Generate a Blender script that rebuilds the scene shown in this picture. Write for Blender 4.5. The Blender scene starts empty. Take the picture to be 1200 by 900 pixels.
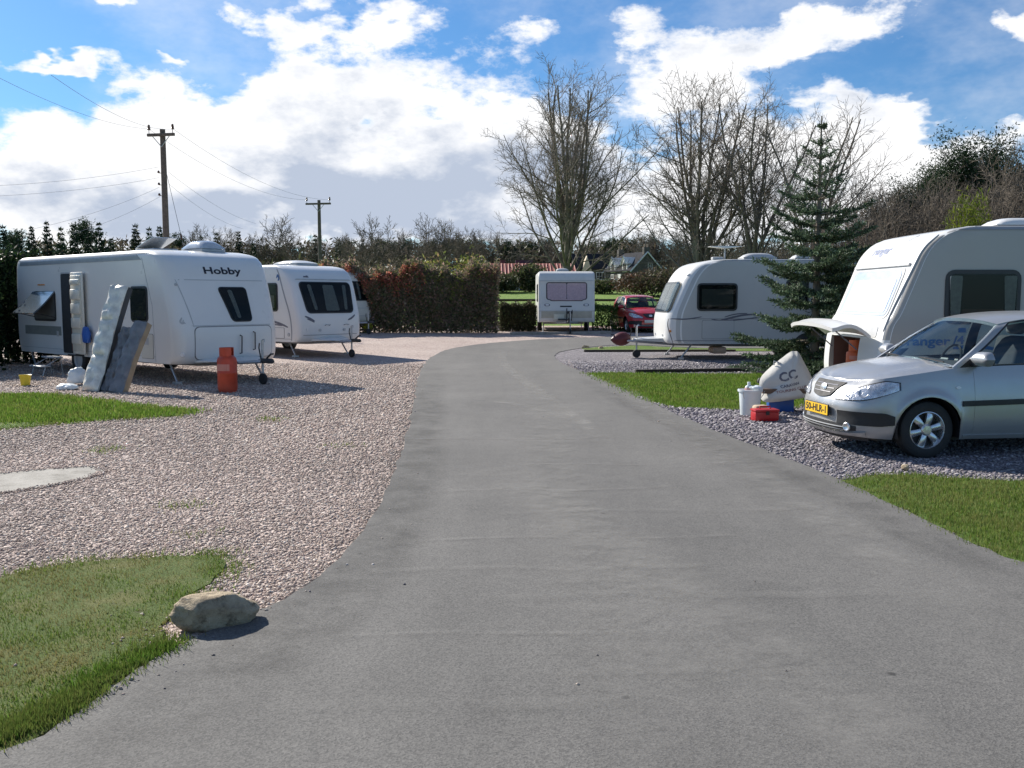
import bpy, bmesh, math, random
import numpy as np
from mathutils import Vector, Matrix

C = bpy.context.scene.collection
R = math.radians
rng = np.random.default_rng(7)
random.seed(7)

# ------------------------------------------------------------------ camera
F, HZ, EYE = 1080.0, 349.0, 1.65           # focal length and horizon row in photo pixels, eye height
PITCH = math.atan((450 - HZ) / F)
cam = bpy.data.cameras.new('camera')
cam.sensor_width = 36; cam.lens = F / 1200 * 36; cam.clip_end = 5000; cam.clip_start = 0.05
camo = bpy.data.objects.new('camera', cam); C.objects.link(camo)
camo.location = (0, 0, EYE); camo.rotation_euler = (math.pi / 2 - PITCH, 0, 0)
bpy.context.scene.camera = camo

# ------------------------------------------------------------------ light
SUN_EL, SUN_AZ = R(33), math.atan2(-0.70, 0.71)     # azimuth from +Y towards +X: the sun stands beyond and to the left
sun = bpy.data.lights.new('sun', 'SUN'); sun.energy = 5.0; sun.angle = R(0.5); sun.color = (1, .94, .85)
suno = bpy.data.objects.new('sun', sun); C.objects.link(suno)
sd = Vector((math.sin(SUN_AZ) * math.cos(SUN_EL), math.cos(SUN_AZ) * math.cos(SUN_EL), math.sin(SUN_EL)))
suno.rotation_euler = sd.to_track_quat('Z', 'Y').to_euler(); suno.location = (-30, 30, 40)
vs = bpy.context.scene.view_settings
vs.view_transform = 'Standard'; vs.look = 'None'; vs.gamma = 1; vs.use_curve_mapping = False; vs.exposure = 0.72
cy = bpy.context.scene.cycles
cy.max_bounces = 6; cy.diffuse_bounces = 3; cy.glossy_bounces = 3; cy.transparent_max_bounces = 12; cy.use_denoising = True


def ray(px, py):
    u, v = (px - 600) / F, (450 - py) / F
    c, s = math.cos(PITCH), math.sin(PITCH)
    return Vector((u, c + v * s, -s + v * c))


def azel(px, py):
    d = ray(px, py).normalized()
    return math.degrees(math.atan2(d.x, d.y)), math.degrees(math.asin(d.z))


class NT:
    """small node-graph helper"""
    def __init__(s, tree): s.t = tree; s.n = tree.nodes; s.l = tree.links
    def new(s, t, **kw):
        n = s.n.new(t)
        for k, v in kw.items(): setattr(n, k, v)
        return n
    def put(s, sock, v):
        if isinstance(v, bpy.types.NodeSocket): s.l.new(v, sock)
        elif v is not None:
            if isinstance(v, (tuple, list)) and len(v) == 3 and sock.type == 'RGBA': v = (*v, 1)
            sock.default_value = v
    def math(s, op, a, b=None, c=None, clamp=False):
        n = s.new('ShaderNodeMath', operation=op, use_clamp=clamp)
        for i, v in enumerate((a, b, c)):
            if v is not None: s.put(n.inputs[i], v)
        return n.outputs[0]
    def vec(s, op, a, b=None, scale=None):
        n = s.new('ShaderNodeVectorMath', operation=op)
        s.put(n.inputs[0], a)
        if b is not None: s.put(n.inputs[1], b)
        if scale is not None: s.put(n.inputs['Scale'], scale)
        return n.outputs['Value'] if op in ('DOT_PRODUCT', 'LENGTH') else n.outputs[0]
    def noise(s, vec, scale, detail=4, rough=.55, dist=0.0):
        n = s.new('ShaderNodeTexNoise')
        if vec is not None: s.l.new(vec, n.inputs['Vector'])
        n.inputs['Scale'].default_value = scale; n.inputs['Detail'].default_value = detail
        n.inputs['Roughness'].default_value = rough; n.inputs['Distortion'].default_value = dist
        return n.outputs
    def vor(s, vec, scale, feature='F1'):
        n = s.new('ShaderNodeTexVoronoi', feature=feature)
        if vec is not None: s.l.new(vec, n.inputs['Vector'])
        n.inputs['Scale'].default_value = scale
        return n.outputs
    def mix(s, f, a, b, kind='RGBA', blend='MIX'):
        n = s.new('ShaderNodeMix', data_type=kind, blend_type=blend) if kind == 'RGBA' else s.new('ShaderNodeMix', data_type=kind)
        idx = {'RGBA': (6, 7, 2), 'FLOAT': (2, 3, 0)}[kind]
        s.put(n.inputs[0], f); s.put(n.inputs[idx[0]], a); s.put(n.inputs[idx[1]], b)
        return n.outputs[idx[2]]
    def ss(s, x, a, b):
        n = s.new('ShaderNodeMapRange', interpolation_type='SMOOTHSTEP')
        s.put(n.inputs[0], x); s.put(n.inputs[1], a); s.put(n.inputs[2], b)
        return n.outputs[0]
    def ramp(s, f, stops):
        n = s.new('ShaderNodeValToRGB'); e = n.color_ramp.elements
        while len(e) < len(stops): e.new(.5)
        for el, (p, c) in zip(e, stops): el.position = p; el.color = (*c, 1)
        s.put(n.inputs[0], f)
        return n.outputs[0]


# ------------------------------------------------------------------ world: clear sky with drifting cumulus
w = bpy.data.worlds.new('World'); bpy.context.scene.world = w; w.use_nodes = True
n = NT(w.node_tree)
bg = w.node_tree.nodes['Background']; bg.inputs['Strength'].default_value = .062
sky = n.new('ShaderNodeTexSky', sky_type='NISHITA', sun_disc=False)
sky.sun_elevation = SUN_EL; sky.sun_rotation = SUN_AZ; sky.air_density = 1.0; sky.dust_density = .3; sky.ozone_density = 3.0
co = n.new('ShaderNodeTexCoord').outputs['Generated']
sep = n.new('ShaderNodeSeparateXYZ'); n.l.new(co, sep.inputs[0])
az = n.math('MULTIPLY', n.math('ARCTAN2', sep.outputs[0], sep.outputs[1]), 57.2958)
el = n.math('MULTIPLY', n.math('ARCSINE', sep.outputs[2]), 57.2958)
stretch = n.vec('MULTIPLY', co, (1, 1, 1.9))
wrp = n.noise(stretch, 5.5, 5, .6)['Color']
wv = n.vec('SCALE', n.vec('SUBTRACT', wrp, (.5, .5, .5)), scale=9.0)
cmb = n.new('ShaderNodeCombineXYZ'); n.l.new(az, cmb.inputs[0]); n.l.new(el, cmb.inputs[1])
pos = n.vec('MULTIPLY', n.vec('ADD', cmb.outputs[0], wv), (1, 1, 0))


def blobs(lst):
    tot = None
    for (px, py, rx, ry, wt) in lst:
        a, e = azel(px, py); k = 57.3 / F
        d = n.vec('MULTIPLY', n.vec('SUBTRACT', pos, (a, e, 0)), (1 / (rx * k), 1 / (ry * k), 0))
        g = n.math('MULTIPLY', n.math('POWER', 2.71828, n.math('MULTIPLY', n.vec('DOT_PRODUCT', d, d), -1)), wt)
        tot = g if tot is None else n.math('ADD', tot, g)
    return tot


clouds = blobs([(430, 160, 180, 85, .95), (90, 235, 210, 80, .95), (230, 200, 120, 55, .5), (610, 190, 110, 95, .65), (350, 18, 110, 28, .75),
                (460, 24, 50, 24, .5), (600, 45, 55, 22, .45), (740, 25, 80, 30, .4), (790, 85, 110, 40, .72), (970, 25, 120, 42, .75),
                (1040, 160, 90, 42, .7), (1110, 185, 90, 22, .4), (860, 200, 170, 70, .6), (125, 2, 40, 14, .9), (40, 76, 65, 11, 1.0), (205, 76, 28, 11, .85),
                (150, 108, 55, 20, .8), (1200, 8, 35, 20, .5), (1210, 140, 40, 20, .5), (640, 250, 420, 55, 1.0), (340, 262, 120, 30, .8),
                (110, 110, 130, 22, -.35), (1130, 95, 90, 50, -.6), (690, 30, 60, 40, -.2), (560, 25, 40, 40, -.3), (220, 45, 90, 40, -.4), (60, 40, 100, 30, -.3), (900, 85, 60, 25, -.3), (680, 110, 50, 30, -.3)])
shade = blobs([(480, 205, 140, 75, .95), (150, 250, 170, 40, .55), (330, 240, 140, 35, .6), (610, 240, 90, 70, .5), (420, 130, 60, 30, .15),
               (740, 180, 60, 40, .25), (960, 130, 90, 50, .22), (800, 60, 80, 30, .25), (30, 225, 50, 25, .3), (300, 255, 300, 30, .4)])
f1 = n.noise(stretch, 7.5, 9, .64)['Fac']
f3 = n.noise(n.vec('ADD', stretch, (.03, .0, .05)), 8.5, 7, .6)['Fac']
f2 = n.noise(stretch, 2.2, 3, .5)['Fac']
fb = n.math('ADD', n.math('MULTIPLY', n.math('SUBTRACT', f1, .5), 3.0), n.math('MULTIPLY', n.math('SUBTRACT', f2, .42), .8))
dens = n.math('ADD', fb, clouds)
alpha = n.ss(dens, .36, .80)
veil = n.math('MULTIPLY', n.ss(n.noise(stretch, 4.0, 6, .65)['Fac'], .40, .75), .36)
alpha = n.math('MAXIMUM', alpha, veil)
sh = n.math('MULTIPLY', n.math('ADD', shade, n.math('MULTIPLY', n.math('SUBTRACT', f3, .5), 3.6)), n.ss(dens, .45, .95), clamp=True)
sh = n.ss(sh, -.10, 1.30)
ccol = n.mix(sh, (10.9, 10.9, 11.0), (4.3, 5.1, 6.6))
skyc = n.mix(1.0, sky.outputs[0], (.54, .88, 1.16), blend='MULTIPLY')
n.l.new(n.mix(alpha, skyc, ccol), bg.inputs['Color'])

# ------------------------------------------------------------------ ground shape


def gz(y):
    def f(y):
        if y <= 22: return 0.0
        if y <= 38:
            t = (y - 22) / 16; return .28 * t * t * (3 - 2 * t)
        if y <= 130: return .28 + (y - 38) * .045
        return 4.42 + (y - 130) * .02
    a = math.floor(y); return f(a) + (f(a + 1) - f(a)) * (y - a)


def G(px, py):
    """photo pixel -> point on the ground"""
    d = ray(px, py); z = 0.0
    for _ in range(30):
        k = (z - EYE) / d.z if d.z < -1e-4 else 2000
        z = .6 * z + .4 * gz(min(d.y * k, 160))
    return (d.x * k, d.y * k)


def at(px, py, y):
    """photo pixel -> point at distance y"""
    d = ray(px, py); k = y / d.y
    return Vector((d.x * k, y, EYE + d.z * k))


# ------------------------------------------------------------------ scene helpers
def tag(o, label=None, cat=None, group=None, kind=None):
    for k, v in (('label', label), ('category', cat), ('group', group), ('kind', kind)):
        if v: o[k] = v
    return o


def empty(name, loc, rz=0.0, label=None, cat=None, group=None):
    o = bpy.data.objects.new(name, None); C.objects.link(o)
    o.location = loc; o.rotation_euler = (0, 0, rz); o.empty_display_size = .1
    return tag(o, label, cat, group)


def copy_tree(o, parent=None):
    c = o.copy(); C.objects.link(c)
    if parent: c.parent = parent
    for ch in list(o.children): copy_tree(ch, c)
    return c


def link(name, me, m, parent=None, smooth=None):
    if smooth is not None:
        me.polygons.foreach_set('use_smooth', [True] * len(me.polygons))
        if smooth < 179: me.set_sharp_from_angle(angle=R(smooth))
    if m: me.materials.append(m)
    o = bpy.data.objects.new(name, me); C.objects.link(o)
    if parent: o.parent = parent
    return o


class MB:
    def __init__(s): s.v = []; s.f = []
    def add(s, vs, fs, M=None):
        b = len(s.v)
        s.v += [tuple(M @ Vector(p)) if M else tuple(p) for p in vs]
        s.f += [tuple(i + b for i in f) for f in fs]
        return s
    def box(s, c, size, M=None, taper=1.0):
        x, y, z = (a / 2 for a in size); cx, cy_, cz = c; t = taper
        vs = [(cx - x, cy_ - y, cz - z), (cx + x, cy_ - y, cz - z), (cx + x, cy_ + y, cz - z), (cx - x, cy_ + y, cz - z),
              (cx - x * t, cy_ - y * t, cz + z), (cx + x * t, cy_ - y * t, cz + z), (cx + x * t, cy_ + y * t, cz + z), (cx - x * t, cy_ + y * t, cz + z)]
        return s.add(vs, [(3, 2, 1, 0), (4, 5, 6, 7), (0, 1, 5, 4), (1, 2, 6, 5), (2, 3, 7, 6), (3, 0, 4, 7)], M)
    def rbox(s, c, size, r=.02, M=None, seg=2):
        bm = bmesh.new(); bmesh.ops.create_cube(bm, size=1)
        bmesh.ops.scale(bm, vec=size, verts=bm.verts); bmesh.ops.translate(bm, vec=c, verts=bm.verts)
        bmesh.ops.bevel(bm, geom=bm.edges[:], offset=min(r, min(size) * .49), segments=seg, profile=.5, affect='EDGES')
        bm.verts.index_update()
        s.add([v.co[:] for v in bm.verts], [[v.index for v in f.verts] for f in bm.faces], M); bm.free(); return s
    def tube(s, pts, rad, nseg=8, cap=True, M=None):
        pts = [Vector(p) for p in pts]
        if not hasattr(rad, '__len__'): rad = [rad] * len(pts)
        vs, fs = [], []; up = Vector((0, 0, 1)); prev = None
        for i, p in enumerate(pts):
            d = (pts[min(i + 1, len(pts) - 1)] - pts[max(i - 1, 0)]).normalized()
            if prev is None:
                a = d.cross(up) if abs(d.z) < .95 else d.cross(Vector((1, 0, 0)))
            else: a = prev - d * prev.dot(d)
            a.normalize(); prev = a; b = d.cross(a)
            for k in range(nseg):
                t = 2 * math.pi * k / nseg
                vs.append(p + (a * math.cos(t) + b * math.sin(t)) * rad[i])
        for i in range(len(pts) - 1):
            for k in range(nseg):
                k2 = (k + 1) % nseg
                fs.append((i * nseg + k, i * nseg + k2, (i + 1) * nseg + k2, (i + 1) * nseg + k))
        if cap:
            fs.append(tuple(range(nseg))[::-1]); fs.append(tuple(range((len(pts) - 1) * nseg, len(pts) * nseg)))
        return s.add(vs, fs, M)
    def lathe(s, prof, nseg=20, M=None, cap=True):
        """profile [(r, z)] turned round z"""
        vs, fs = [], []
        for (r, z) in prof:
            for k in range(nseg):
                t = 2 * math.pi * k / nseg; vs.append((r * math.cos(t), r * math.sin(t), z))
        for i in range(len(prof) - 1):
            for k in range(nseg):
                k2 = (k + 1) % nseg
                fs.append((i * nseg + k, i * nseg + k2, (i + 1) * nseg + k2, (i + 1) * nseg + k))
        if cap and prof[0][0] > 1e-4: fs.append(tuple(range(nseg))[::-1])
        if cap and prof[-1][0] > 1e-4: fs.append(tuple(range((len(prof) - 1) * nseg, len(prof) * nseg)))
        return s.add(vs, fs, M)
    def prism(s, poly, z0, z1, M=None):
        k = len(poly)
        vs = [(x, y, z0) for x, y in poly] + [(x, y, z1) for x, y in poly]
        return s.add(vs, [tuple(range(k))[::-1], tuple(range(k, 2 * k))] + [(i, (i + 1) % k, k + (i + 1) % k, k + i) for i in range(k)], M)
    def grid(s, P, M=None, close=False):
        """P[i][j] points"""
        a, b = len(P), len(P[0])
        fs = [(i * b + j, i * b + j + 1, (i + 1) * b + j + 1, (i + 1) * b + j) for i in range(a - 1) for j in range(b - 1)]
        return s.add([p for row in P for p in row], fs, M)
    def slab(s, P, Q, M=None):
        """closed skin between two equal point grids"""
        a, b = len(P), len(P[0]); N = a * b
        vs = [p for r_ in P for p in r_] + [p for r_ in Q for p in r_]; fs = []
        for i in range(a - 1):
            for j in range(b - 1):
                q = (i * b + j, i * b + j + 1, (i + 1) * b + j + 1, (i + 1) * b + j)
                fs.append(q); fs.append(tuple(N + t for t in q[::-1]))
        rim = [j for j in range(b)] + [i * b + b - 1 for i in range(1, a)] + [(a - 1) * b + j for j in range(b - 2, -1, -1)] + [i * b for i in range(a - 2, 0, -1)]
        for k in range(len(rim)):
            i0, i1 = rim[k], rim[(k + 1) % len(rim)]; fs.append((i1, i0, N + i0, N + i1))
        return s.add(vs, fs, M)
    def build(s, name, m, parent=None, smooth=None, fix=True):
        me = bpy.data.meshes.new(name); me.from_pydata(s.v, [], s.f)
        if fix:
            bm = bmesh.new(); bm.from_mesh(me); bmesh.ops.recalc_face_normals(bm, faces=bm.faces); bm.to_mesh(me); bm.free()
        me.update()
        return link(name, me, m, parent, smooth)


def np_mesh(name, V, Fa, col=None, m=None, parent=None, smooth=False):
    V = np.asarray(V, np.float32); Fa = np.asarray(Fa, np.int32); k = Fa.shape[1]
    me = bpy.data.meshes.new(name)
    me.vertices.add(len(V)); me.vertices.foreach_set('co', V.ravel())
    me.loops.add(Fa.size); me.loops.foreach_set('vertex_index', Fa.ravel())
    me.polygons.add(len(Fa)); me.polygons.foreach_set('loop_start', np.arange(0, Fa.size, k, dtype=np.int32))
    if smooth: me.polygons.foreach_set('use_smooth', np.ones(len(Fa), bool))
    me.update(calc_edges=True)
    if col is not None:
        a = me.color_attributes.new('tint', 'FLOAT_COLOR', 'POINT')
        c4 = np.ones((len(V), 4), np.float32); c4[:, :3] = col; a.data.foreach_set('color', c4.ravel())
    return link(name, me, m, parent)


def T(x=0, y=0, z=0, rx=0, ry=0, rz=0, s=None):
    M = Matrix.Translation((x, y, z)) @ Matrix.Rotation(rz, 4, 'Z') @ Matrix.Rotation(ry, 4, 'Y') @ Matrix.Rotation(rx, 4, 'X')
    return M @ Matrix.Diagonal((*s, 1)) if s else M


# ------------------------------------------------------------------ materials
def mat(name, col, rough=.5, metal=0.0, var=.12, vs=6.0, bump=0.0, bs=60.0, coat=0.0, attr=False, dirt=0.0, spec=None, sub=0.0):
    m = bpy.data.materials.new(name); m.use_nodes = True; q = NT(m.node_tree)
    b = q.n['Principled BSDF']; tc = q.new('ShaderNodeTexCoord').outputs['Object']
    if attr:
        base = q.new('ShaderNodeVertexColor', layer_name='tint').outputs['Color']
        base = q.mix(1.0, base, col, blend='MULTIPLY')
    else: base = (*col, 1)
    f = q.noise(tc, vs, 5)['Fac']
    k = q.math('MULTIPLY_ADD', q.math('SUBTRACT', f, .5), var * 4, 1.0)
    c = q.vec('SCALE', base if attr else col, scale=k)
    if dirt > 0:
        g = q.ss(q.noise(tc, 1.7, 7, .7)['Fac'], .48, .75)
        c = q.mix(q.math('MULTIPLY', g, dirt), c, (.17, .15, .11))
    q.l.new(c, b.inputs['Base Color'])
    b.inputs['Roughness'].default_value = rough; b.inputs['Metallic'].default_value = metal
    if coat: b.inputs['Coat Weight'].default_value = coat; b.inputs['Coat Roughness'].default_value = .12
    if spec is not None: b.inputs['Specular IOR Level'].default_value = spec
    if rough > .1:
        q.l.new(q.math('MULTIPLY_ADD', q.math('SUBTRACT', q.noise(tc, vs * 2.3, 4)['Fac'], .5), .25, rough), b.inputs['Roughness'])
    if bump:
        bn = q.new('ShaderNodeBump'); bn.inputs['Strength'].default_value = bump; bn.inputs['Distance'].default_value = .01
        q.l.new(q.noise(tc, bs, 5)['Fac'], bn.inputs['Height']); q.l.new(bn.outputs[0], b.inputs['Normal'])
    return m


def glass(name, tint=(.75, .82, .8), gloss=.12, rough=.02):
    m = bpy.data.materials.new(name); m.use_nodes = True; q = NT(m.node_tree); q.n.remove(q.n['Principled BSDF'])
    t = q.new('ShaderNodeBsdfTransparent'); t.inputs[0].default_value = (*tint, 1)
    g = q.new('ShaderNodeBsdfGlossy'); g.inputs['Roughness'].default_value = rough; g.inputs[0].default_value = (.95, .97, 1, 1)
    mx = q.new('ShaderNodeMixShader'); q.l.new(q.math('MULTIPLY_ADD', q.math('POWER', q.new('ShaderNodeLayerWeight').outputs['Facing'], 5), .7, gloss * .35, clamp=True), mx.inputs[0])
    q.l.new(t.outputs[0], mx.inputs[1]); q.l.new(g.outputs[0], mx.inputs[2])
    q.l.new(mx.outputs[0], q.n['Material Output'].inputs[0])
    return m


def leafmat(name, col=(1, 1, 1), trans=.35, rough=.5):
    m = bpy.data.materials.new(name); m.use_nodes = True; q = NT(m.node_tree); b = q.n['Principled BSDF']
    c = q.mix(1.0, q.new('ShaderNodeVertexColor', layer_name='tint').outputs['Color'], col, blend='MULTIPLY')
    q.l.new(c, b.inputs['Base Color']); b.inputs['Roughness'].default_value = rough; b.inputs['Specular IOR Level'].default_value = .12
    t = q.new('ShaderNodeBsdfTranslucent'); q.l.new(c, t.inputs[0])
    mx = q.new('ShaderNodeMixShader'); mx.inputs[0].default_value = trans
    q.l.new(b.outputs[0], mx.inputs[1]); q.l.new(t.outputs[0], mx.inputs[2]); q.l.new(mx.outputs[0], q.n['Material Output'].inputs[0])
    return m


WHITE = mat('caravan_white', (.70, .70, .685), .32, var=.03, vs=1.2, coat=.25, dirt=.05)
CREAM = mat('caravan_cream', (.62, .60, .53), .35, var=.04, vs=1.2, coat=.2, dirt=.08)
OFFWHITE = mat('aged_white', (.60, .60, .58), .4, var=.05, vs=1.0, coat=.15, dirt=.16)
BEIGE = mat('beige_panel', (.42, .40, .33), .45, dirt=.2)
SILVERG = mat('silver_grey_trim', (.30, .31, .33), .4, metal=.3)
LGREY = mat('light_grey_trim', (.42, .43, .44), .45)
SEAM = mat('seam_grey', (.17, .17, .18), .6)
BLACKP = mat('black_plastic', (.018, .018, .02), .5, bump=.1)
RUBBER = mat('tyre_rubber', (.022, .022, .023), .75, bump=.2, bs=90, var=.3)
RIMM = mat('alloy_rim', (.62, .63, .65), .28, metal=.85)
GALV = mat('galvanised_steel', (.45, .46, .47), .45, metal=.7, var=.2, vs=20)
DARKMET = mat('dark_chassis', (.05, .05, .052), .6, metal=.3, var=.3)
CHROME = mat('chrome', (.75, .74, .72), .25, metal=.8)
WGLASS = glass('acrylic_window', (.62, .65, .65), .035, .03)
CLEARG = glass('car_window_glass', (.70, .80, .82), .13, .01)
LENS = glass('lamp_lens', (.97, .97, .97), .09, .03)
DARKIN = mat('dark_interior', (.02, .021, .022), .7)
FRAMEB = mat('window_rubber', (.03, .031, .034), .45)
BLIND = mat('grey_blind', (.12, .125, .125), .7)
PINKC = mat('pink_curtain', (.52, .38, .40), .8, var=.15, vs=14)
PALEC = mat('pale_curtain', (.55, .54, .50), .85, var=.2, vs=18)
FOIL = mat('silver_foil_blind', (.50, .56, .66), .35, metal=.1, bump=.5, bs=9, var=.1)
BROWNB = mat('brown_board', (.13, .065, .05), .7)
WOODRED = mat('reddish_wood', (.14, .06, .03), .55)
BLUEP = mat('blue_print', (.03, .10, .27), .45)
GREYP = mat('grey_print', (.12, .12, .15), .45)
BLACKPR = mat('black_print', (.015, .016, .025), .4)
LAMPO = mat('amber_lamp', (.6, .22, .03), .25)
LAMPW = mat('white_lamp', (.75, .75, .75), .2, coat=.5)
REDL = mat('red_lamp', (.4, .01, .01), .2, coat=.5)
REDGAS = mat('red_gas_paint', (.48, .055, .02), .45, var=.15, vs=8, dirt=.12)
ORANGE = mat('orange_gas_paint', (.62, .12, .03), .45)
BRASS = mat('brass', (.55, .40, .14), .35, metal=.9)
YELLOWP = mat('yellow_plate', (.80, .48, .02), .4)
BLUEPL = mat('blue_plastic', (.02, .09, .36), .4)
WHITEPL = mat('white_plastic', (.66, .72, .74), .4)
REDPL = mat('red_plastic', (.42, .015, .02), .35)
YELLOWPL = mat('yellow_plastic', (.65, .50, .03), .45)
COVERF = mat('cover_fabric', (.60, .58, .53), .75, bump=.6, bs=14, var=.1)
SILVERPT = mat('silver_car_paint', (.40, .405, .41), .34, metal=.5, var=.015, coat=.5)
REDPT = mat('red_car_paint', (.46, .012, .02), .35, metal=.0, var=.02, coat=.8)
REDCOV = mat('red_vinyl', (.10, .016, .018), .45)
FABRIC = mat('seat_fabric', (.05, .05, .055), .9)
HEADREST = mat('grey_seat_fabric', (.16, .16, .17), .9)
PADF = mat('silver_padded_foil', (.72, .69, .61), .35, metal=.15, bump=1.0, bs=11, var=.22, vs=9)
PADB = mat('bluish_grey_cover', (.19, .195, .21), .5, bump=.5, bs=13, var=.3)
PADD = mat('dark_grey_cover', (.06, .062, .065), .7, var=.25)
PADT = mat('tan_foam', (.34, .27, .18), .85, var=.2)
POLEW = mat('weathered_pole_wood', (.13, .105, .085), .85, var=.3, vs=9, bump=.4, bs=30)
PORC = mat('brown_porcelain', (.08, .035, .02), .25)
WIREM = mat('overhead_wire', (.20, .21, .23), .6)
FENCEW = mat('dark_fence_wood', (.045, .033, .024), .85, var=.3)
PALEW = mat('pale_fence_wood', (.38, .35, .29), .85, var=.2)
SLEEPER = mat('dark_timber', (.028, .022, .018), .85, var=.35, vs=12, bump=.5, bs=40)
STONEW = mat('dark_stone_wall', (.10, .09, .08), .9, var=.4, vs=3, bump=.5, bs=8)
RENDERW = mat('pale_render', (.52, .52, .50), .85, var=.1)
SLATE = mat('roof_slate', (.03, .031, .036), .9, var=.25, vs=2, spec=.1)
REDROOF = mat('red_roof_sheet', (.30, .075, .055), .7, var=.2, vs=1.2)
WPAINT = mat('white_paint', (.75, .75, .73), .5)
BARK = mat('bark', (.17, .145, .115), .9, var=.45, vs=3, bump=.5, bs=25)
TWIG = mat('twigs', (.215, .178, .145), .9, var=.3, vs=.6)
TWIGB = mat('brown_twigs', (.13, .107, .083), .95, var=.4, vs=.5)
LEAF = leafmat('leaf')
NEEDLE = leafmat('needle', (1, 1, 1), .18, .55)
GRASSM = leafmat('grass_blade', (1, 1, 1), .4, .6)
STONES = mat('loose_stone', (1, 1, 1), .8, attr=True, var=.15, vs=60)


def ground_mat(name, build):
    m = bpy.data.materials.new(name); m.use_nodes = True; q = NT(m.node_tree); b = q.n['Principled BSDF']
    p = q.new('ShaderNodeNewGeometry').outputs['Position']
    col, h, rough, strength, dist = build(q, p)
    q.l.new(col, b.inputs['Base Color']); b.inputs['Roughness'].default_value = rough; b.inputs['Specular IOR Level'].default_value = .25
    bn = q.new('ShaderNodeBump'); bn.inputs['Strength'].default_value = strength; bn.inputs['Distance'].default_value = dist
    q.l.new(h, bn.inputs['Height']); q.l.new(bn.outputs[0], b.inputs['Normal'])
    return m


def _asphalt(q, p):
    chip = q.vor(p, 130); fine = q.noise(p, 420, 2)['Fac']; big = q.noise(p, .6, 7, .65)['Fac']; mid = q.noise(p, 5, 6, .7)['Fac']
    st = q.noise(q.vec('MULTIPLY', p, (.9, .12, 1)), 1.4, 5, .6)['Fac']
    v = q.math('MULTIPLY_ADD', chip['Color'], .5, q.math('MULTIPLY', fine, .55))
    v = q.math('MULTIPLY', v, q.math('ADD', q.math('MULTIPLY', big, .62), q.math('ADD', q.math('MULTIPLY', mid, .3), q.math('MULTIPLY', st, .5))))
    c = q.ramp(v, [(.08, (.05, .05, .05)), (.35, (.128, .124, .117)), (.62, (.20, .193, .18)), (.9, (.36, .345, .32))])
    spot = q.ss(q.vor(p, 1.6)['Distance'], .04, .015)
    c = q.mix(q.math('MULTIPLY', spot, .75), c, (.03, .03, .03))
    return c, q.math('ADD', chip['Distance'], fine), .85, .30, .003


def _gravel(c0, c1, c2, c3):
    def f(q, p):
        a = q.vor(p, 38); b = q.vor(p, 85); big = q.noise(p, .5, 5)['Fac']
        s2 = q.new('ShaderNodeSeparateColor'); q.l.new(a['Color'], s2.inputs[0])
        s3 = q.new('ShaderNodeSeparateColor'); q.l.new(b['Color'], s3.inputs[0])
        r = q.math('MULTIPLY_ADD', s2.outputs[0], .6, q.math('MULTIPLY', s3.outputs[1], .4))
        r = q.math('MULTIPLY_ADD', q.math('SUBTRACT', big, .5), .5, r)
        c = q.ramp(r, [(.1, c0), (.4, c1), (.65, c2), (.95, c3)])
        return c, q.math('ADD', q.math('MULTIPLY', a['Distance'], -1.0), q.math('MULTIPLY', b['Distance'], -.4)), .85, .9, .02
    return f


def _lawn(g0, g1, straw):
    def f(q, p):
        a = q.noise(p, 70, 4, .7)['Fac']; b = q.noise(p, 2.6, 6, .65)['Fac']; s_ = q.noise(p, 9, 5, .7)['Fac']
        c = q.mix(q.ss(a, .3, .7), g0, g1)
        c = q.mix(q.math('MULTIPLY', q.ss(b, .45, .66), .6), c, straw)
        c = q.mix(q.math('MULTIPLY', q.ss(s_, .58, .75), .6), c, (.09, .075, .045))
        return c, q.math('ADD', a, q.math('MULTIPLY', s_, .5)), .9, .9, .03
    return f


ASPHALT = ground_mat('asphalt', _asphalt)
GRAVELP = ground_mat('pink_gravel', _gravel((.235, .18, .155), (.39, .305, .27), (.49, .40, .355), (.63, .56, .51)))
GRAVELS = ground_mat('slate_gravel', _gravel((.085, .077, .088), (.17, .155, .17), (.25, .23, .235), (.44, .42, .42)))
LAWND = ground_mat('dry_lawn', _lawn((.075, .115, .022), (.115, .165, .032), (.19, .17, .06)))
LAWNG = ground_mat('green_lawn', _lawn((.075, .13, .02), (.12, .20, .032), (.18, .20, .055)))
FIELD = ground_mat('field_grass', _lawn((.11, .19, .03), (.15, .25, .04), (.20, .24, .06)))
CONC = ground_mat('concrete', lambda q, p: (q.ramp(q.math('MULTIPLY_ADD', q.noise(p, 3, 7, .7)['Fac'], .7, q.math('MULTIPLY', q.noise(p, 60, 4)['Fac'], .3)),
                  [(.36, (.15, .14, .12)), (.5, (.29, .275, .245)), (.66, (.38, .365, .33))]), q.noise(p, 50, 5)['Fac'], .85, .4, .006))

# ------------------------------------------------------------------ ground sheets
def wobble(poly, step=.35, amp=.05, seed=0):
    r_ = random.Random(seed); out = []
    for i in range(len(poly)):
        a, b = Vector(poly[i]), Vector(poly[(i + 1) % len(poly)]); L = (b - a).length
        k = max(1, min(60, int(L / step)))
        for j in range(k):
            p = a + (b - a) * j / k
            far = min(1.0, max(.35, abs(p.y) / 14))
            out.append((p.x + r_.uniform(-amp, amp) * far, p.y + r_.uniform(-amp, amp) * far))
    return out


def chaikin(pts, it=2, closed=False):
    for _ in range(it):
        o = [] if closed else [pts[0]]
        rg = range(len(pts)) if closed else range(len(pts) - 1)
        for i in rg:
            a, b = pts[i], pts[(i + 1) % len(pts)]
            o += [(a[0] * .75 + b[0] * .25, a[1] * .75 + b[1] * .25), (a[0] * .25 + b[0] * .75, a[1] * .25 + b[1] * .75)]
        if not closed: o.append(pts[-1])
        pts = o
    return pts


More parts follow.
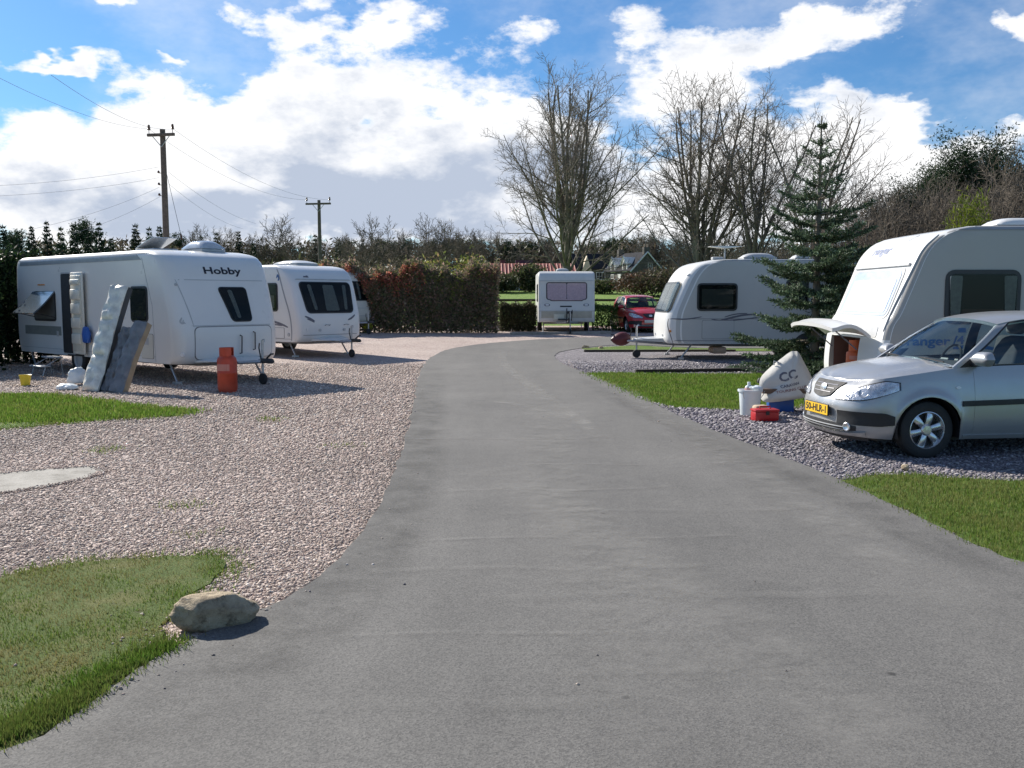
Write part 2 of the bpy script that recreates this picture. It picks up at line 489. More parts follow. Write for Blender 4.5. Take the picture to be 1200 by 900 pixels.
def sheet(name, poly, off, m, kind='structure', depth=.12):
    bm = bmesh.new()
    vs_ = [bm.verts.new((x, y, 0)) for x, y in poly]
    f = bm.faces.new(vs_)
    bmesh.ops.triangulate(bm, faces=[f])
    ys = [y for _, y in poly]
    for yy in range(math.ceil(max(min(ys), 20)), int(min(max(ys), 45)) + 1):
        bmesh.ops.bisect_plane(bm, geom=bm.verts[:] + bm.edges[:] + bm.faces[:], plane_co=(0, yy, 0), plane_no=(0, 1, 0))
    bmesh.ops.triangulate(bm, faces=bm.faces[:])
    rim = [e for e in bm.edges if len(e.link_faces) == 1]
    r_ = bmesh.ops.extrude_edge_only(bm, edges=rim)
    low = {v for v in r_['geom'] if isinstance(v, bmesh.types.BMVert)}
    for v in bm.verts: v.co.z = gz(v.co.y) + (off - depth if v in low else off)
    bmesh.ops.recalc_face_normals(bm, faces=bm.faces)
    if sum(f.normal.z for f in bm.faces) < 0: bmesh.ops.reverse_faces(bm, faces=bm.faces[:])
    me = bpy.data.meshes.new(name); bm.to_mesh(me); bm.free()
    return tag(link(name, me, m), kind=kind)


def inside(P, poly):
    P = np.asarray(P); x, y = P[:, 0], P[:, 1]; c = np.zeros(len(P), bool); q = np.asarray(poly)
    j = len(q) - 1
    for i in range(len(q)):
        xi, yi, xj, yj = q[i][0], q[i][1], q[j][0], q[j][1]
        if yi != yj: c ^= ((yi > y) != (yj > y)) & (x < (xj - xi) * (y - yi) / (yj - yi) + xi)
        j = i
    return c


# ground: one sheet to the horizon
ysg = [-60, -20] + list(range(0, 131)) + [140, 160, 200, 300, 500, 900, 1600]
xsg = [-1200, -500, -200, -100, -50, -25, -10, 0, 10, 25, 50, 100, 200, 500, 1200]
b = MB(); b.grid([[(x, y, gz(y) - .06 if y <= 42 else gz(y)) for x in xsg] for y in ysg])
tag(b.build('ground', FIELD, None), kind='structure')

left_px = [(20, 890), (100, 832), (170, 781), (240, 745), (300, 719), (335, 706), (392, 664), (430, 619), (455, 574), (474, 520), (486, 470), (490, 442), (497, 425), (515, 412), (548, 405), (600, 400)]
right_px = [(1200, 665), (1140, 640), (1060, 600), (990, 566), (920, 538), (860, 515), (800, 490), (760, 472), (715, 450), (680, 435), (655, 425), (648, 418), (656, 412), (690, 407), (730, 404)]
road_l = chaikin([(-6.5, -9), (-5.2, .3)] + [G(*p) for p in left_px] + [(2.0, 33.0), (6, 34.2)], 2)
road_r = chaikin([(9, -3), (5.6, 2.4)] + [G(*p) for p in right_px] + [(6, 28.3)], 2)
far_r = [(30, 28.6), (30, 34.6)]
road_poly = road_l + far_r[::-1] + road_r[::-1] + [(9, -9)]
road_in = road_poly
sheet('road', wobble(road_poly, .22, .03, 3), .016, ASPHALT)

gravel_poly = [(-45, -12), (12, -12), (12, 20), (34, 26), (34, 41), (-45, 41)]
sheet('gravel_pitch', gravel_poly, .0, GRAVELP)
slate_poly = [(9, -3), (5.6, 2.4)] + [G(*p) for p in right_px] + [(6, 28.6), (24, 28.8), (24, 2)]
sheet('slate_gravel', wobble(slate_poly, .5, .05, 5), .004, GRAVELS)

lawn_dry_poly = [(-9, 5.6)] + [G(*p) for p in [(0, 679), (60, 667), (120, 658), (190, 655), (235, 651), (262, 652), (270, 662), (252, 678), (225, 695), (212, 712), (195, 735), (190, 752), (200, 762)]] + [G(*p) for p in [(160, 782), (98, 826), (18, 880)]] + [(-4.0, 1.9), (-9, 1.0)]
sheet('dry_lawn', wobble(lawn_dry_poly, .10, .10, 11), .012, LAWND)
lawn_left_poly = [(-14, 15.5)] + [G(*p) for p in [(0, 463), (60, 463), (140, 474), (236, 483), (205, 488), (100, 494), (0, 503)]] + [(-14, 11.0)]
sheet('verge_lawn', wobble(lawn_left_poly, .2, .12, 12), .012, LAWNG)
lawn_mid_poly = [G(*p) for p in [(688, 438), (720, 437.5), (800, 439), (870, 439), (960, 439)]] + [(9.5, 19.4), (9.5, 16.2)] + [G(*p) for p in [(962, 470), (930, 478), (880, 481), (830, 479), (792, 478), (760, 470), (722, 453)]]
sheet('middle_lawn', wobble(lawn_mid_poly, .2, .09, 13), .012, LAWNG)
lawn_right_poly = [G(*p) for p in [(982, 567), (1010, 560), (1050, 557), (1082, 558), (1110, 561), (1200, 565)]] + [(12, 8.0), (12, 1), (8.2, 1)] + [(5.75, 2.5)] + [G(*p) for p in [(1200, 663), (1140, 638), (1060, 598)]]
sheet('right_lawn', wobble(lawn_right_poly, .12, .08, 14), .012, LAWNG)
lawn_far_poly = [G(*p) for p in [(680, 409), (700, 407.2), (740, 405.5)]] + [(6, 28.1), (20, 28.2), (20, 26.6)] + [G(*p) for p in [(800, 411.5), (740, 412), (700, 412)]]
sheet('strip_lawn', wobble(lawn_far_poly, .5, .05, 15), .02, LAWNG)
slab_poly = [(-6.3, 8.55)] + [G(*p) for p in [(0, 556), (50, 551), (112, 547), (124, 553), (112, 558), (60, 570), (0, 579)]] + [(-6.2, 7.6)]
sheet('concrete_slab', wobble(slab_poly, .12, .035, 16), .010, CONC)

# kerb along the far side of the road, pale concrete blocks
kp = [G(*p) for p in [(598, 392.5), (640, 392), (680, 391.5), (716, 391)]]
b = MB()
ka, kb = Vector(kp[0]), Vector(kp[-1]); nk = 9
for i in range(nk):
    p = ka.lerp(kb, i / nk); q_ = ka.lerp(kb, (i + .985) / nk)
    b.rbox(((p.x + q_.x) / 2, (p.y + q_.y) / 2, gz((p.y + q_.y) / 2) + .02), ((q_ - p).length, .13, .16), .012)
tag(b.build('kerb', CONC, None), kind='structure')

# faint pale tyre marks on the asphalt
MARK = bpy.data.materials.new('pale_tyre_mark'); MARK.use_nodes = True
q = NT(MARK.node_tree); b0 = q.n['Principled BSDF']; b0.inputs['Base Color'].default_value = (.30, .29, .27, 1); b0.inputs['Roughness'].default_value = .9
pp = q.new('ShaderNodeNewGeometry').outputs['Position']
tr = q.new('ShaderNodeBsdfTransparent'); mx = q.new('ShaderNodeMixShader')
ew = q.new('ShaderNodeVertexColor', layer_name='tint').outputs['Color']
fac = q.math('MULTIPLY', q.ss(q.noise(pp, 2.2, 7, .75)['Fac'], .30, .8), q.math('MULTIPLY', ew, .8))
q.l.new(fac, mx.inputs[0]); q.l.new(tr.outputs[0], mx.inputs[1]); q.l.new(b0.outputs[0], mx.inputs[2])
q.l.new(mx.outputs[0], q.n['Material Output'].inputs[0])


def mark(px, w, off, strength=1.0, m=None):
    pts = chaikin([G(*p) for p in px], 3); V, Fa, col = [], [], []
    for i, p in enumerate(pts):
        a, c_ = Vector(pts[max(i - 1, 0)]), Vector(pts[min(i + 1, len(pts) - 1)]); d = (c_ - a).normalized(); nn = Vector((-d.y, d.x))
        e = min(1, 4 * min(i, len(pts) - 1 - i) / len(pts))
        for k, s_ in ((-1, 0), (-.4, 1), (.4, 1), (1, 0)):
            xy = Vector(p) + nn * k * w / 2; V.append((xy.x, xy.y, gz(xy.y) + off)); col.append([s_ * e * strength] * 3)
    for i in range(len(pts) - 1):
        for k in range(3): Fa.append((i * 4 + k, i * 4 + k + 1, i * 4 + k + 5, i * 4 + k + 4))
    tag(np_mesh('road_mark', V, Fa, np.array(col), m or MARK), kind='structure')


mark([(592, 410), (586, 420), (600, 437), (630, 459), (660, 480), (695, 505), (720, 535)], .34, .0185, 1)
mark([(578, 472), (600, 474), (640, 483), (680, 497)], .28, .020, .8)
mark([(470, 516), (540, 515.5), (620, 516), (720, 515)], .16, .0185, .6)
mark([(560, 545), (660, 600), (800, 690), (980, 830), (1120, 960)], .7, .0215, .6)
mark([(700, 440), (760, 478), (860, 540), (1010, 640), (1180, 760)], .6, .023, .6)
for k_, (px0, px1, py_, s_) in enumerate([(520, 900, 545, .45), (480, 800, 575, .5), (560, 980, 600, .4), (470, 900, 632, .45), (430, 860, 668, .5), (560, 1080, 700, .4), (380, 800, 745, .45), (620, 1100, 790, .4), (300, 760, 830, .4)]):
    mark([(px0, py_ + 6), ((px0 * 2 + px1) / 3, py_), ((px0 + px1 * 2) / 3, py_ + 3), (px1, py_ - 3)], .07 + .04 * (k_ % 3), .0245, s_ * .6)
mark([(620, 430), (640, 520), (690, 640), (760, 800), (840, 960)], .8, .026, .45)
DARK = MARK.copy(); DARK.name = 'dark_edge_ribbon'; DARK.node_tree.nodes['Principled BSDF'].inputs['Base Color'].default_value = (.055, .054, .052, 1)  # darker ribbons laid along both road edges
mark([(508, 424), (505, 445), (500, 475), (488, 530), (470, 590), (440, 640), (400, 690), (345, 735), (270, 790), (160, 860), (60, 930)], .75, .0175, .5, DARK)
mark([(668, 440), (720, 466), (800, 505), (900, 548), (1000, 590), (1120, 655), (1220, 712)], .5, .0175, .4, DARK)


# ------------------------------------------------------------------ loose stones and grass blades (uncountable)
OCT = np.array([(1, 0, 0), (0, 1, 0), (-1, 0, 0), (0, -1, 0), (0, 0, 1), (0, 0, -1)], float)
OCTF = np.array([(0, 1, 4), (1, 2, 4), (2, 3, 4), (3, 0, 4), (1, 0, 5), (2, 1, 5), (3, 2, 5), (0, 3, 5)])


def sample(poly, nmax, ymin, ymax, xmin, xmax, power, excl=()):
    """points in a polygon, denser near the viewer"""
    u = rng.random(nmax); p1 = 1 - power
    y = (ymin ** p1 + u * (ymax ** p1 - ymin ** p1)) ** (1 / p1)
    x = xmin + rng.random(nmax) * (xmax - xmin)
    P = np.stack([x, y], 1)
    P = P[np.abs(P[:, 0]) < P[:, 1] * .62 + 1.2]
    ok = inside(P, poly)
    for e in excl: ok &= ~inside(P, e)
    return P[ok]


def stones(name, P, r0, r1, palette, z, flat=.75):
    k = len(P); r_ = r0 + (r1 - r0) * rng.random(k) ** 2.2
    r_ = r_ * np.clip(P[:, 1] / 9, .85, 1.5)
    V = OCT[None] * (1 + .5 * (rng.random((k, 6, 3)) - .5)) + .35 * (rng.random((k, 6, 3)) - .5)
    sc = np.stack([r_ * (.8 + .6 * rng.random(k)), r_ * (.7 + .4 * rng.random(k)), r_ * flat * (.7 + .5 * rng.random(k))], 1)
    V = V * sc[:, None]
    t = rng.random(k) * 6.283; c, s = np.cos(t), np.sin(t)
    X = V[..., 0] * c[:, None] - V[..., 1] * s[:, None]; Y = V[..., 0] * s[:, None] + V[..., 1] * c[:, None]
    V = np.stack([X, Y, V[..., 2]], -1)
    V[..., 0] += P[:, 0, None]; V[..., 1] += P[:, 1, None]; V[..., 2] += z + (sc[:, 2] * .35)[:, None]
    pal = np.array(palette); ci = rng.integers(0, len(pal), k)
    drift = .5 + .5 * np.sin(P[:, 0] * 1.1 + 1.7 * np.sin(P[:, 1] * .7)) * np.sin(P[:, 1] * .9 + np.sin(P[:, 0] * 1.9))
    col = pal[ci] * (.75 + .5 * rng.random((k, 1))) * (.84 + .28 * drift[:, None])
    return tag(np_mesh(name, V.reshape(-1, 3), (OCTF[None] + 6 * np.arange(k)[:, None, None]).reshape(-1, 3), np.repeat(col, 6, 0), STONES), kind='stuff')


PINK = [(.41, .32, .265), (.35, .265, .218), (.47, .375, .315), (.29, .22, .18), (.51, .42, .35), (.38, .31, .26), (.46, .34, .285), (.64, .56, .48)]
GREY = [(.17, .155, .175), (.13, .118, .135), (.22, .20, .22), (.26, .235, .235), (.19, .165, .19), (.42, .39, .39), (.15, .135, .145)]
bould_c = G(245, 735)
bd = [(bould_c[0] + .30 * math.cos(t), bould_c[1] + .2 * math.sin(t)) for t in np.linspace(0, 6.28, 12)]
P = sample(gravel_poly, 560000, 4.4, 26, -13, 2, 1.7, [road_in, lawn_dry_poly, lawn_left_poly, slab_poly, bd])
P = P[P[:, 0] < 1.5][:140000]
stones('gravel', P, .0075, .019, PINK, .0, .6)
# a few strays kicked over the road edge and onto the slab
P = sample(road_in, 60000, 3.6, 24, -6, 9, 1.6)
rl = np.array(road_l); rr_ = np.array(road_r)
dl = np.min(np.hypot(P[:, None, 0] - rl[None, ::3, 0], P[:, None, 1] - rl[None, ::3, 1]), 1)
dr = np.min(np.hypot(P[:, None, 0] - rr_[None, ::3, 0], P[:, None, 1] - rr_[None, ::3, 1]), 1)
keep = (rng.random(len(P)) < .30 * np.exp(-dl / .10)) | (rng.random(len(P)) < .08 * np.exp(-dr / .12)) | (rng.random(len(P)) < .0006)
stones('loose_gravel', P[keep][:2600], .006, .014, PINK + GREY, .016)
P = sample(lawn_dry_poly, 9000, 3.0, 8, -6, -1, 1.3)
dn = np.hypot(P[:, 0] - bould_c[0], P[:, 1] - bould_c[1] + .1)
keep = (rng.random(len(P)) < .9 * np.exp(-(dn / .30) ** 2)) | (rng.random(len(P)) < .004)
stones('loose_gravel', P[keep], .007, .014, PINK, .012)
P = sample(slate_poly, 190000, 6, 27, 1, 10, 1.6, [lawn_mid_poly, lawn_right_poly, lawn_far_poly, road_in])
stones('slate_chippings', P[:52000], .012, .028, GREY, .004, .5)


def blades(name, P, h0, h1, wd, pal, z, lean=.5, straw=.25):
    P = P + rng.normal(0, .055, P.shape) * np.clip(P[:, 1:] / 7, .8, 2); k = len(P); h = (h0 + (h1 - h0) * rng.random(k)); t = rng.random(k) * 6.283; l_ = lean * rng.random(k) * h
    a = rng.random(k) * 6.283; w_ = wd * (.6 + .8 * rng.random(k)) * np.clip(P[:, 1] / 7, .8, 2.2)
    zz = np.full(k, z)
    A = np.stack([P[:, 0] - w_ * np.cos(t), P[:, 1] - w_ * np.sin(t), zz], 1); B = np.stack([P[:, 0] + w_ * np.cos(t), P[:, 1] + w_ * np.sin(t), zz], 1)
    Cc = np.stack([P[:, 0] + l_ * np.cos(a), P[:, 1] + l_ * np.sin(a), zz + h], 1)
    pal = np.array(pal); col = pal[rng.integers(0, len(pal), k)] * (.7 + .6 * rng.random((k, 1)))
    st = straw * np.clip(2.6 * (np.sin(P[:, 0] * 3.7 + 2 * np.sin(P[:, 1] * 2.3)) * np.sin(P[:, 1] * 4.1 + 1.5 * np.sin(P[:, 0] * 5.2)) - .02), 0, 1) * rng.random(k) ** .4
    col = col * (1 - st[:, None]) + np.array([.24, .185, .085]) * st[:, None] * (.7 + .6 * rng.random((k, 1)))
    return tag(np_mesh(name, np.stack([A, B, Cc], 1).reshape(-1, 3), np.arange(3 * k).reshape(-1, 3), np.repeat(col, 3, 0), GRASSM), kind='stuff')


DRY = [(.09, .15, .024), (.12, .185, .03), (.16, .18, .05), (.075, .125, .02), (.21, .20, .075), (.10, .165, .025)]
GRN = [(.10, .18, .024), (.13, .23, .033), (.085, .155, .02), (.16, .25, .042), (.19, .23, .055)]


def patchy(P, s=1.3, t=.35):
    q_ = np.sin(P[:, 0] * s * 2.1 + 1.3 * np.sin(P[:, 1] * s * 1.7)) * np.cos(P[:, 1] * s * 2.7 + np.sin(P[:, 0] * s * 3.1)) * .5 + .5
    return P[rng.random(len(P)) < t + (1 - t) * q_]


P = patchy(sample(lawn_dry_poly, 330000, 2.6, 8, -7, -1, 1.4), 2.2, .2)
blades('grass', P[:95000], .006, .028, .0032, DRY, .008, .6, .8)
# grass creeping out over the gravel round both lawns, and weeds at the slab
eg = []
for poly in (lawn_dry_poly, lawn_left_poly):
    a_ = np.array(poly); i_ = rng.integers(0, len(a_) - 1, 9000); f_ = rng.random((9000, 1)); p_ = a_[i_] * (1 - f_) + a_[i_ + 1] * f_
    clump = np.sin(p_[:, 0] * 17) * np.sin(p_[:, 1] * 13) > .1
    eg.append(p_[clump] + rng.normal(0, .07, (clump.sum(), 2)))
for cx_, cy_, k_ in [(-2.6, 7.2, 120), (-4.4, 9.9, 160), (-3.3, 12.4, 150), (-5.9, 8.9, 200), (-2.2, 6.3, 60), (-5.2, 13.0, 200), (-1.9, 10.2, 60)]:
    eg.append(np.array([[cx_, cy_]]) + rng.normal(0, .09, (k_, 2)))
P = np.concatenate(eg); P = P[~inside(P, road_in) & ~inside(P, bd)]
blades('grass', P, .012, .045, .0032, DRY + GRN, .004, .8, .3)
P = np.array(slab_poly); i_ = rng.integers(0, len(P) - 1, 900); f_ = rng.random((900, 1)); P = P[i_] * (1 - f_) + P[i_ + 1] * f_ + rng.normal(0, .035, (900, 2))
stones('loose_gravel', P, .007, .016, PINK, .010)
# longer, greener fringe along the asphalt edge
e_ = np.array(chaikin([G(*p) for p in [(0, 872), (60, 848), (98, 826), (160, 782), (205, 762)]], 3))
i_ = rng.integers(0, len(e_) - 1, 15000); f_ = rng.random((15000, 1))
P = e_[i_] * (1 - f_) + e_[i_ + 1] * f_ + np.stack([-np.abs(rng.normal(0, .06, 15000)), rng.normal(.03, .035, 15000)], 1)
blades('fringe_grass', P[rng.random(len(P)) < .25 + .3 * (np.sin(P[:, 0] * 9) > 0)], .015, .045, .0035, [(.085, .155, .022), (.10, .19, .03), (.14, .19, .04), (.07, .12, .018)], .01, .8)
P = sample(lawn_left_poly, 90000, 12, 17, -10, -4, 1.2)
blades('grass', P[:22000], .03, .07, .005, GRN, .008)
P = sample(lawn_mid_poly, 260000, 13.5, 20.5, 1, 9.5, 1.3)
blades('grass', P[:60000], .02, .06, .004, GRN, .008)
P = patchy(sample(lawn_right_poly, 200000, 4.5, 9.6, 2, 7, 1.4), 1.1, .6)
blades('grass', P[:80000], .015, .045, .0035, [(.11, .175, .03), (.14, .21, .038), (.18, .21, .055), (.09, .145, .025), (.22, .225, .08)], .008)
P = sample(lawn_far_poly, 60000, 26, 28.5, 1, 12, 1.1)
blades('grass', P[:9000], .04, .09, .008, GRN, .016)


# ------------------------------------------------------------------ boulder at the road edge
def rock(name, loc, size, rz, seed, m, label, group=None, tiltx=0.0, sub=4):
    bm = bmesh.new(); bmesh.ops.create_icosphere(bm, subdivisions=sub, radius=1)
    from mathutils import noise as nz
    r_ = random.Random(seed); planes = [(Vector((r_.uniform(-1, 1), r_.uniform(-1, 1), r_.uniform(-.3, 1))).normalized(), r_.uniform(.62, .88)) for _ in range(9)] + [(Vector((.05, .12, 1)).normalized(), .62), (Vector((.05, -1, -.12)).normalized(), .70)]
    for v in bm.verts:
        p = v.co.copy()
        for nrm, d in planes:
            t = p.dot(nrm) - d
            if t > 0: p -= nrm * t * .93
        q_ = v.co * 1.4 + Vector((seed, 0, 0))
        p += v.co * (.06 * nz.fractal(q_, 1.0, 2.0, 4) + .03 * nz.noise(q_ * 6) + .02 * math.sin(p.z * 22 + 4 * nz.noise(q_)))
        v.co = Vector((p.x * size[0], p.y * size[1], p.z * size[2]))
    me = bpy.data.meshes.new(name); bm.to_mesh(me); bm.free()
    o = link(name, me, m, None, 35); o.location = loc; o.rotation_euler = (tiltx, 0, rz)
    return tag(o, label, 'boulder' if size[0] > .25 else 'stone', group)


BOULD = ground_mat('boulder_stone', lambda q, p: (q.mix(q.ss(q.noise(p, 14, 6, .7)['Fac'], .5, .68), q.ramp(q.noise(p, 6, 7, .7)['Fac'],
                   [(.3, (.26, .20, .135)), (.5, (.45, .365, .25)), (.7, (.56, .47, .34))]), (.19, .15, .10)), q.noise(p, 28, 7, .7)['Fac'], .9, .9, .03))
o = rock('boulder', (bould_c[0] + .03, bould_c[1] + .03, .085), (.215, .14, .115), R(26), 5, BOULD, 'rough pale brown boulder with flat sunlit top at the road edge by the dry lawn')
for i, (px, py, s_, lb) in enumerate([(686, 408.5, .13, 'small pale stone at the kerbless end of the strip of grass'), (704, 409, .10, 'smaller pale stone next to another on the strip of grass'),
                                      (1061, 552, .05, 'white pebble on the gravel beside the front tyre of the silver car')]):
    g = G(px, py); rock('stone', (g[0], g[1], gz(g[1]) + .04), (s_, s_ * .8, s_ * .7), i, 11 + i, BOULD, lb, None, 0, 2)

# timber edgings of the gravel beds
for (a, c_, h, lb) in [((744, 437.5), (878, 435.5), .095, 'dark timber edging between the slate gravel bed and the middle lawn'), ((684, 412.5), (862, 412), .075, 'dark timber edging at the back of the slate gravel bed by the strip of grass')]:
    A, B = Vector(G(*a)), Vector(G(*c_)); e = empty('timber_edging', (A.x, A.y, gz(A.y)), math.atan2(B.y - A.y, B.x - A.x), lb, 'edging'); L = (B - A).length; k = max(2, int(L / 1.2))
    dz = (gz(B.y) - gz(A.y)) / L
    for i in range(k):
        MB().rbox((L * (i + .5) / k, 0, dz * L * (i + .5) / k + h / 2 - .01), (L / k - .015, .11, h), .012).build('sleeper', SLEEPER, e, 30)

# ------------------------------------------------------------------ caravans
def interp(tab, x):
    if x <= tab[0][0]: return tab[0][1]
    for (a, va), (b_, vb) in zip(tab, tab[1:]):
        if x <= b_:
            t = (x - a) / (b_ - a); return va + (vb - va) * t
    return tab[-1][1]


def smooth_tab(tab, it=2):
    return chaikin([tuple(t) for t in tab], it)


def rr(a0, a1, b0, b1, z0, z1, r):
    """extent function of a rounded trapezoid: bottom a0..a1, top b0..b1"""
    def f(z):
        t = (z - z0) / (z1 - z0); lo = a0 + (b0 - a0) * t; hi = a1 + (b1 - a1) * t
        d = min(z - z0, z1 - z)
        if d < r:
            e = r - math.sqrt(max(0, r * r - (r - d) ** 2)); lo += e; hi -= e
        return lo, hi
    return f, z0, z1


class Caravan:
    def __init__(s, name, label, loc, heading, L, W, z0, H, front, rear, rf=.2, rb=.12, Rr=.12, m=WHITE, group='touring caravans parked on the site'):
        s.root = empty(name, (loc[0], loc[1], gz(loc[1])), heading, label, 'caravan', group)
        s.dx = 0.0; s.L, s.W, s.z0, s.H, s.rf, s.rb, s.Rr = L, W, z0, H, rf, rb, Rr
        s.fr, s.re = smooth_tab(front), smooth_tab(rear)
        zs = list(np.linspace(z0, H - Rr, 26)) + [H - Rr + Rr * math.sin(t) for t in np.linspace(0, math.pi / 2, 9)[1:]]
        rows = [s.loop(z) for z in zs]
        rows.insert(0, [(x * .995 - .01, y * .985, z + .0) for x, y, z in rows[0]]); rows[0] = [(x, y, z0 - .004) for x, y, z in rows[0]]
        b = MB(); k = len(rows[0]); vs_ = [p for r_ in rows for p in r_]
        fs = [(i * k + j, i * k + (j + 1) % k, (i + 1) * k + (j + 1) % k, (i + 1) * k + j) for i in range(len(rows) - 1) for j in range(k)]
        fs += [tuple(range(k))[::-1], tuple(range((len(rows) - 1) * k, len(rows) * k))]
        b.add(vs_, fs); s.body = b.build('body', m, s.root, 50)
    def hw(s, z):
        t = z - (s.H - s.Rr)
        return s.W / 2 - (s.Rr - math.sqrt(max(0, s.Rr ** 2 - t * t)) if t > 0 else 0)
    def xf(s, z): return -interp(s.fr, z)
    def xr(s, z): return -s.L + interp(s.re, z)
    def loop(s, z):
        w_, f, r_, rf, rb = s.hw(z), s.xf(z), s.xr(z), s.rf, s.rb; o = []
        for y in np.linspace(-w_ + rf, w_ - rf, 11): o.append((f, y, z))
        for t in np.linspace(0, math.pi / 2, 8)[1:-1]: o.append((f - rf + rf * math.cos(t), w_ - rf + rf * math.sin(t), z))
        for x in np.linspace(f - rf, r_ + rb, 15): o.append((x, w_, z))
        for t in np.linspace(0, math.pi / 2, 6)[1:-1]: o.append((r_ + rb - rb * math.sin(t), w_ - rb + rb * math.cos(t), z))
        for y in np.linspace(w_ - rb, -w_ + rb, 7): o.append((r_, y, z))
        for t in np.linspace(0, math.pi / 2, 6)[1:-1]: o.append((r_ + rb - rb * math.cos(t), -w_ + rb - rb * math.sin(t), z))
        for x in np.linspace(r_ + rb, f - rf, 15): o.append((x, -w_, z))
        for t in np.linspace(0, math.pi / 2, 8)[1:-1]: o.append((f - rf + rf * math.sin(t), -w_ + rf - rf * math.cos(t), z))
        return o
    def fp(s, y, z, off=0.0):
        t = abs(y) - (s.hw(z) - s.rf); x = s.xf(z)
        ny = 0.0
        if t > 0:
            t = min(t, s.rf * .995); x -= s.rf - math.sqrt(s.rf ** 2 - t * t); ny = t / s.rf * (1 if y > 0 else -1)
        sl = (s.xf(z + .02) - s.xf(z - .02)) / .04
        nv = Vector((math.sqrt(1 - ny * ny), ny, -sl)).normalized()
        return (x + nv.x * off, y + nv.y * off, z + nv.z * off)
    def sp(s, side, x, z, off=0.0): return (x, side * (s.hw(z) + off), z)
    def rows(s, z0, z1, k=14): return [z0 + (z1 - z0) * (1 - math.cos(math.pi * i / k)) / 2 for i in range(k + 1)]
    def front(s, ext, off, name, m, parent=None, cols=14, back=-.01):
        f, z0, z1 = ext; A, B = [], []
        for z in s.rows(z0, z1):
            lo, hi = f(z); ys = np.linspace(lo, hi, cols)
            A.append([s.fp(y, z, off) for y in ys]); B.append([s.fp(y, z, back) for y in ys])
        b = MB(); b.slab(A, B); return b.build(name, m, parent or s.root, 40)
    def shell(s, z0, z1, ylo=None, yhi=None, m=WHITE, off=.004):
        A, B = [], []
        for z in np.linspace(z0, z1, max(4, int((z1 - z0) / .05))):
            w_ = s.hw(z); ys = np.linspace(-w_ if ylo is None else ylo, w_ if yhi is None else yhi, 40)
            A.append([s.fp(y, z, off) for y in ys]); B.append([s.fp(y, z, -.012) for y in ys])
        b = MB(); b.slab(A, B); return b.build('front_panel', m, s.root, 40)
    def side(s, sd_, ext, off, name, m, parent=None, cols=4, back=-.01):
        f, z0, z1 = ext; A, B = [], []
        for z in s.rows(z0, z1):
            lo, hi = f(z); xs = np.linspace(lo + s.dx, hi + s.dx, cols)
            A.append([s.sp(sd_, x, z, off) for x in xs]); B.append([s.sp(sd_, x, z, back) for x in xs])
        b = MB(); b.slab(A, B); return b.build(name, m, parent or s.root, 40)
    def window_side(s, sd_, x0, x1, z0, z1, r=.07, fw=.045, inner=None, inner_m=BLIND, parent=None):
        fr_ = s.side(sd_, rr(x0 - fw, x1 + fw, x0 - fw, x1 + fw, z0 - fw, z1 + fw, r + fw), .016, 'window', FRAMEB)
        s.side(sd_, rr(x0, x1, x0, x1, z0, z1, r), .021, 'interior_panel', DARKIN, fr_)
        if inner: s.side(sd_, rr(x0 + inner[0], x1 - inner[1], x0 + inner[0], x1 - inner[1], z0 + inner[2], z1 - inner[3], .03), .026, 'blind', inner_m, fr_)
        s.side(sd_, rr(x0 - .004, x1 + .004, x0 - .004, x1 + .004, z0 - .004, z1 + .004, r), .034, 'pane', WGLASS, fr_, back=.030)
        return fr_
    def window_front(s, a0, a1, b0, b1, z0, z1, r=.08, fw=.04, curtains=(), fm=FRAMEB):
        fr_ = s.front(rr(a0 - fw, a1 + fw, b0 - fw, b1 + fw, z0 - fw, z1 + fw, r + fw), .014, 'window', fm)
        s.front(rr(a0, a1, b0, b1, z0, z1, r), .019, 'interior_panel', DARKIN, fr_)
        for (c0, c1, d0, d1, e0, e1, m) in curtains: s.front(rr(c0, c1, d0, d1, e0, e1, .04), .025, 'curtain', m, fr_)
        s.front(rr(a0, a1, b0, b1, z0, z1, r), .036, 'pane', WGLASS, fr_, back=.031)
        return fr_
    def seam_side(s, sd_, x0, x1, z, t=.006, m=SEAM): return s.side(sd_, rr(x0, x1, x0, x1, z - t, z + t, .001), .004, 'seam_strip', m)
    def hatch_side(s, sd_, x0, x1, z0, z1, m=None, r=.05):
        h = s.side(sd_, rr(x0 - .008, x1 + .008, x0 - .008, x1 + .008, z0 - .008, z1 + .008, r), .004, 'locker_seal', SEAM)
        s.side(sd_, rr(x0, x1, x0, x1, z0, z1, r), .010, 'locker_flap', m or s.body.data.materials[0], h)
        return h
    def disc(s, p, nrm, r, t, m, name, parent=None):
        M = Matrix.Translation(p) @ Vector(nrm).to_track_quat('Z', 'Y').to_matrix().to_4x4()
        b = MB(); b.lathe([(r, 0), (r, t * .6), (r * .85, t), (0, t)], 14, M); return b.build(name, m, parent or s.root, 40)
    def running_gear(s, wx=.56, r=.32, hitch=1.15, zc=.43, jock=True, cover=None, steady=True, hang=.10, jx=.82, a0=.15, fair=None, stl=.13):
        for sd_ in (-1, 1):
            we = s.wheel((-s.L * wx, sd_ * (s.W / 2 - .12), r), r, sd_)
            # dark half disc on the side, coloured as the shade of a wheel recess
            b = MB(); A, B = [], []
            for i in range(11):
                t = math.pi * i / 10; A.append([s.sp(sd_, -s.L * wx + math.cos(t) * q_, max(s.z0, r + math.sin(t) * q_), .006) for q_ in (r + .07, r + .02, 0)])
                B.append([s.sp(sd_, -s.L * wx + math.cos(t) * q_, max(s.z0, r + math.sin(t) * q_), -.01) for q_ in (r + .07, r + .02, 0)])
            b.slab(A, B); b.build('wheel_arch', DARKMET, s.root, 30)
        b = MB()
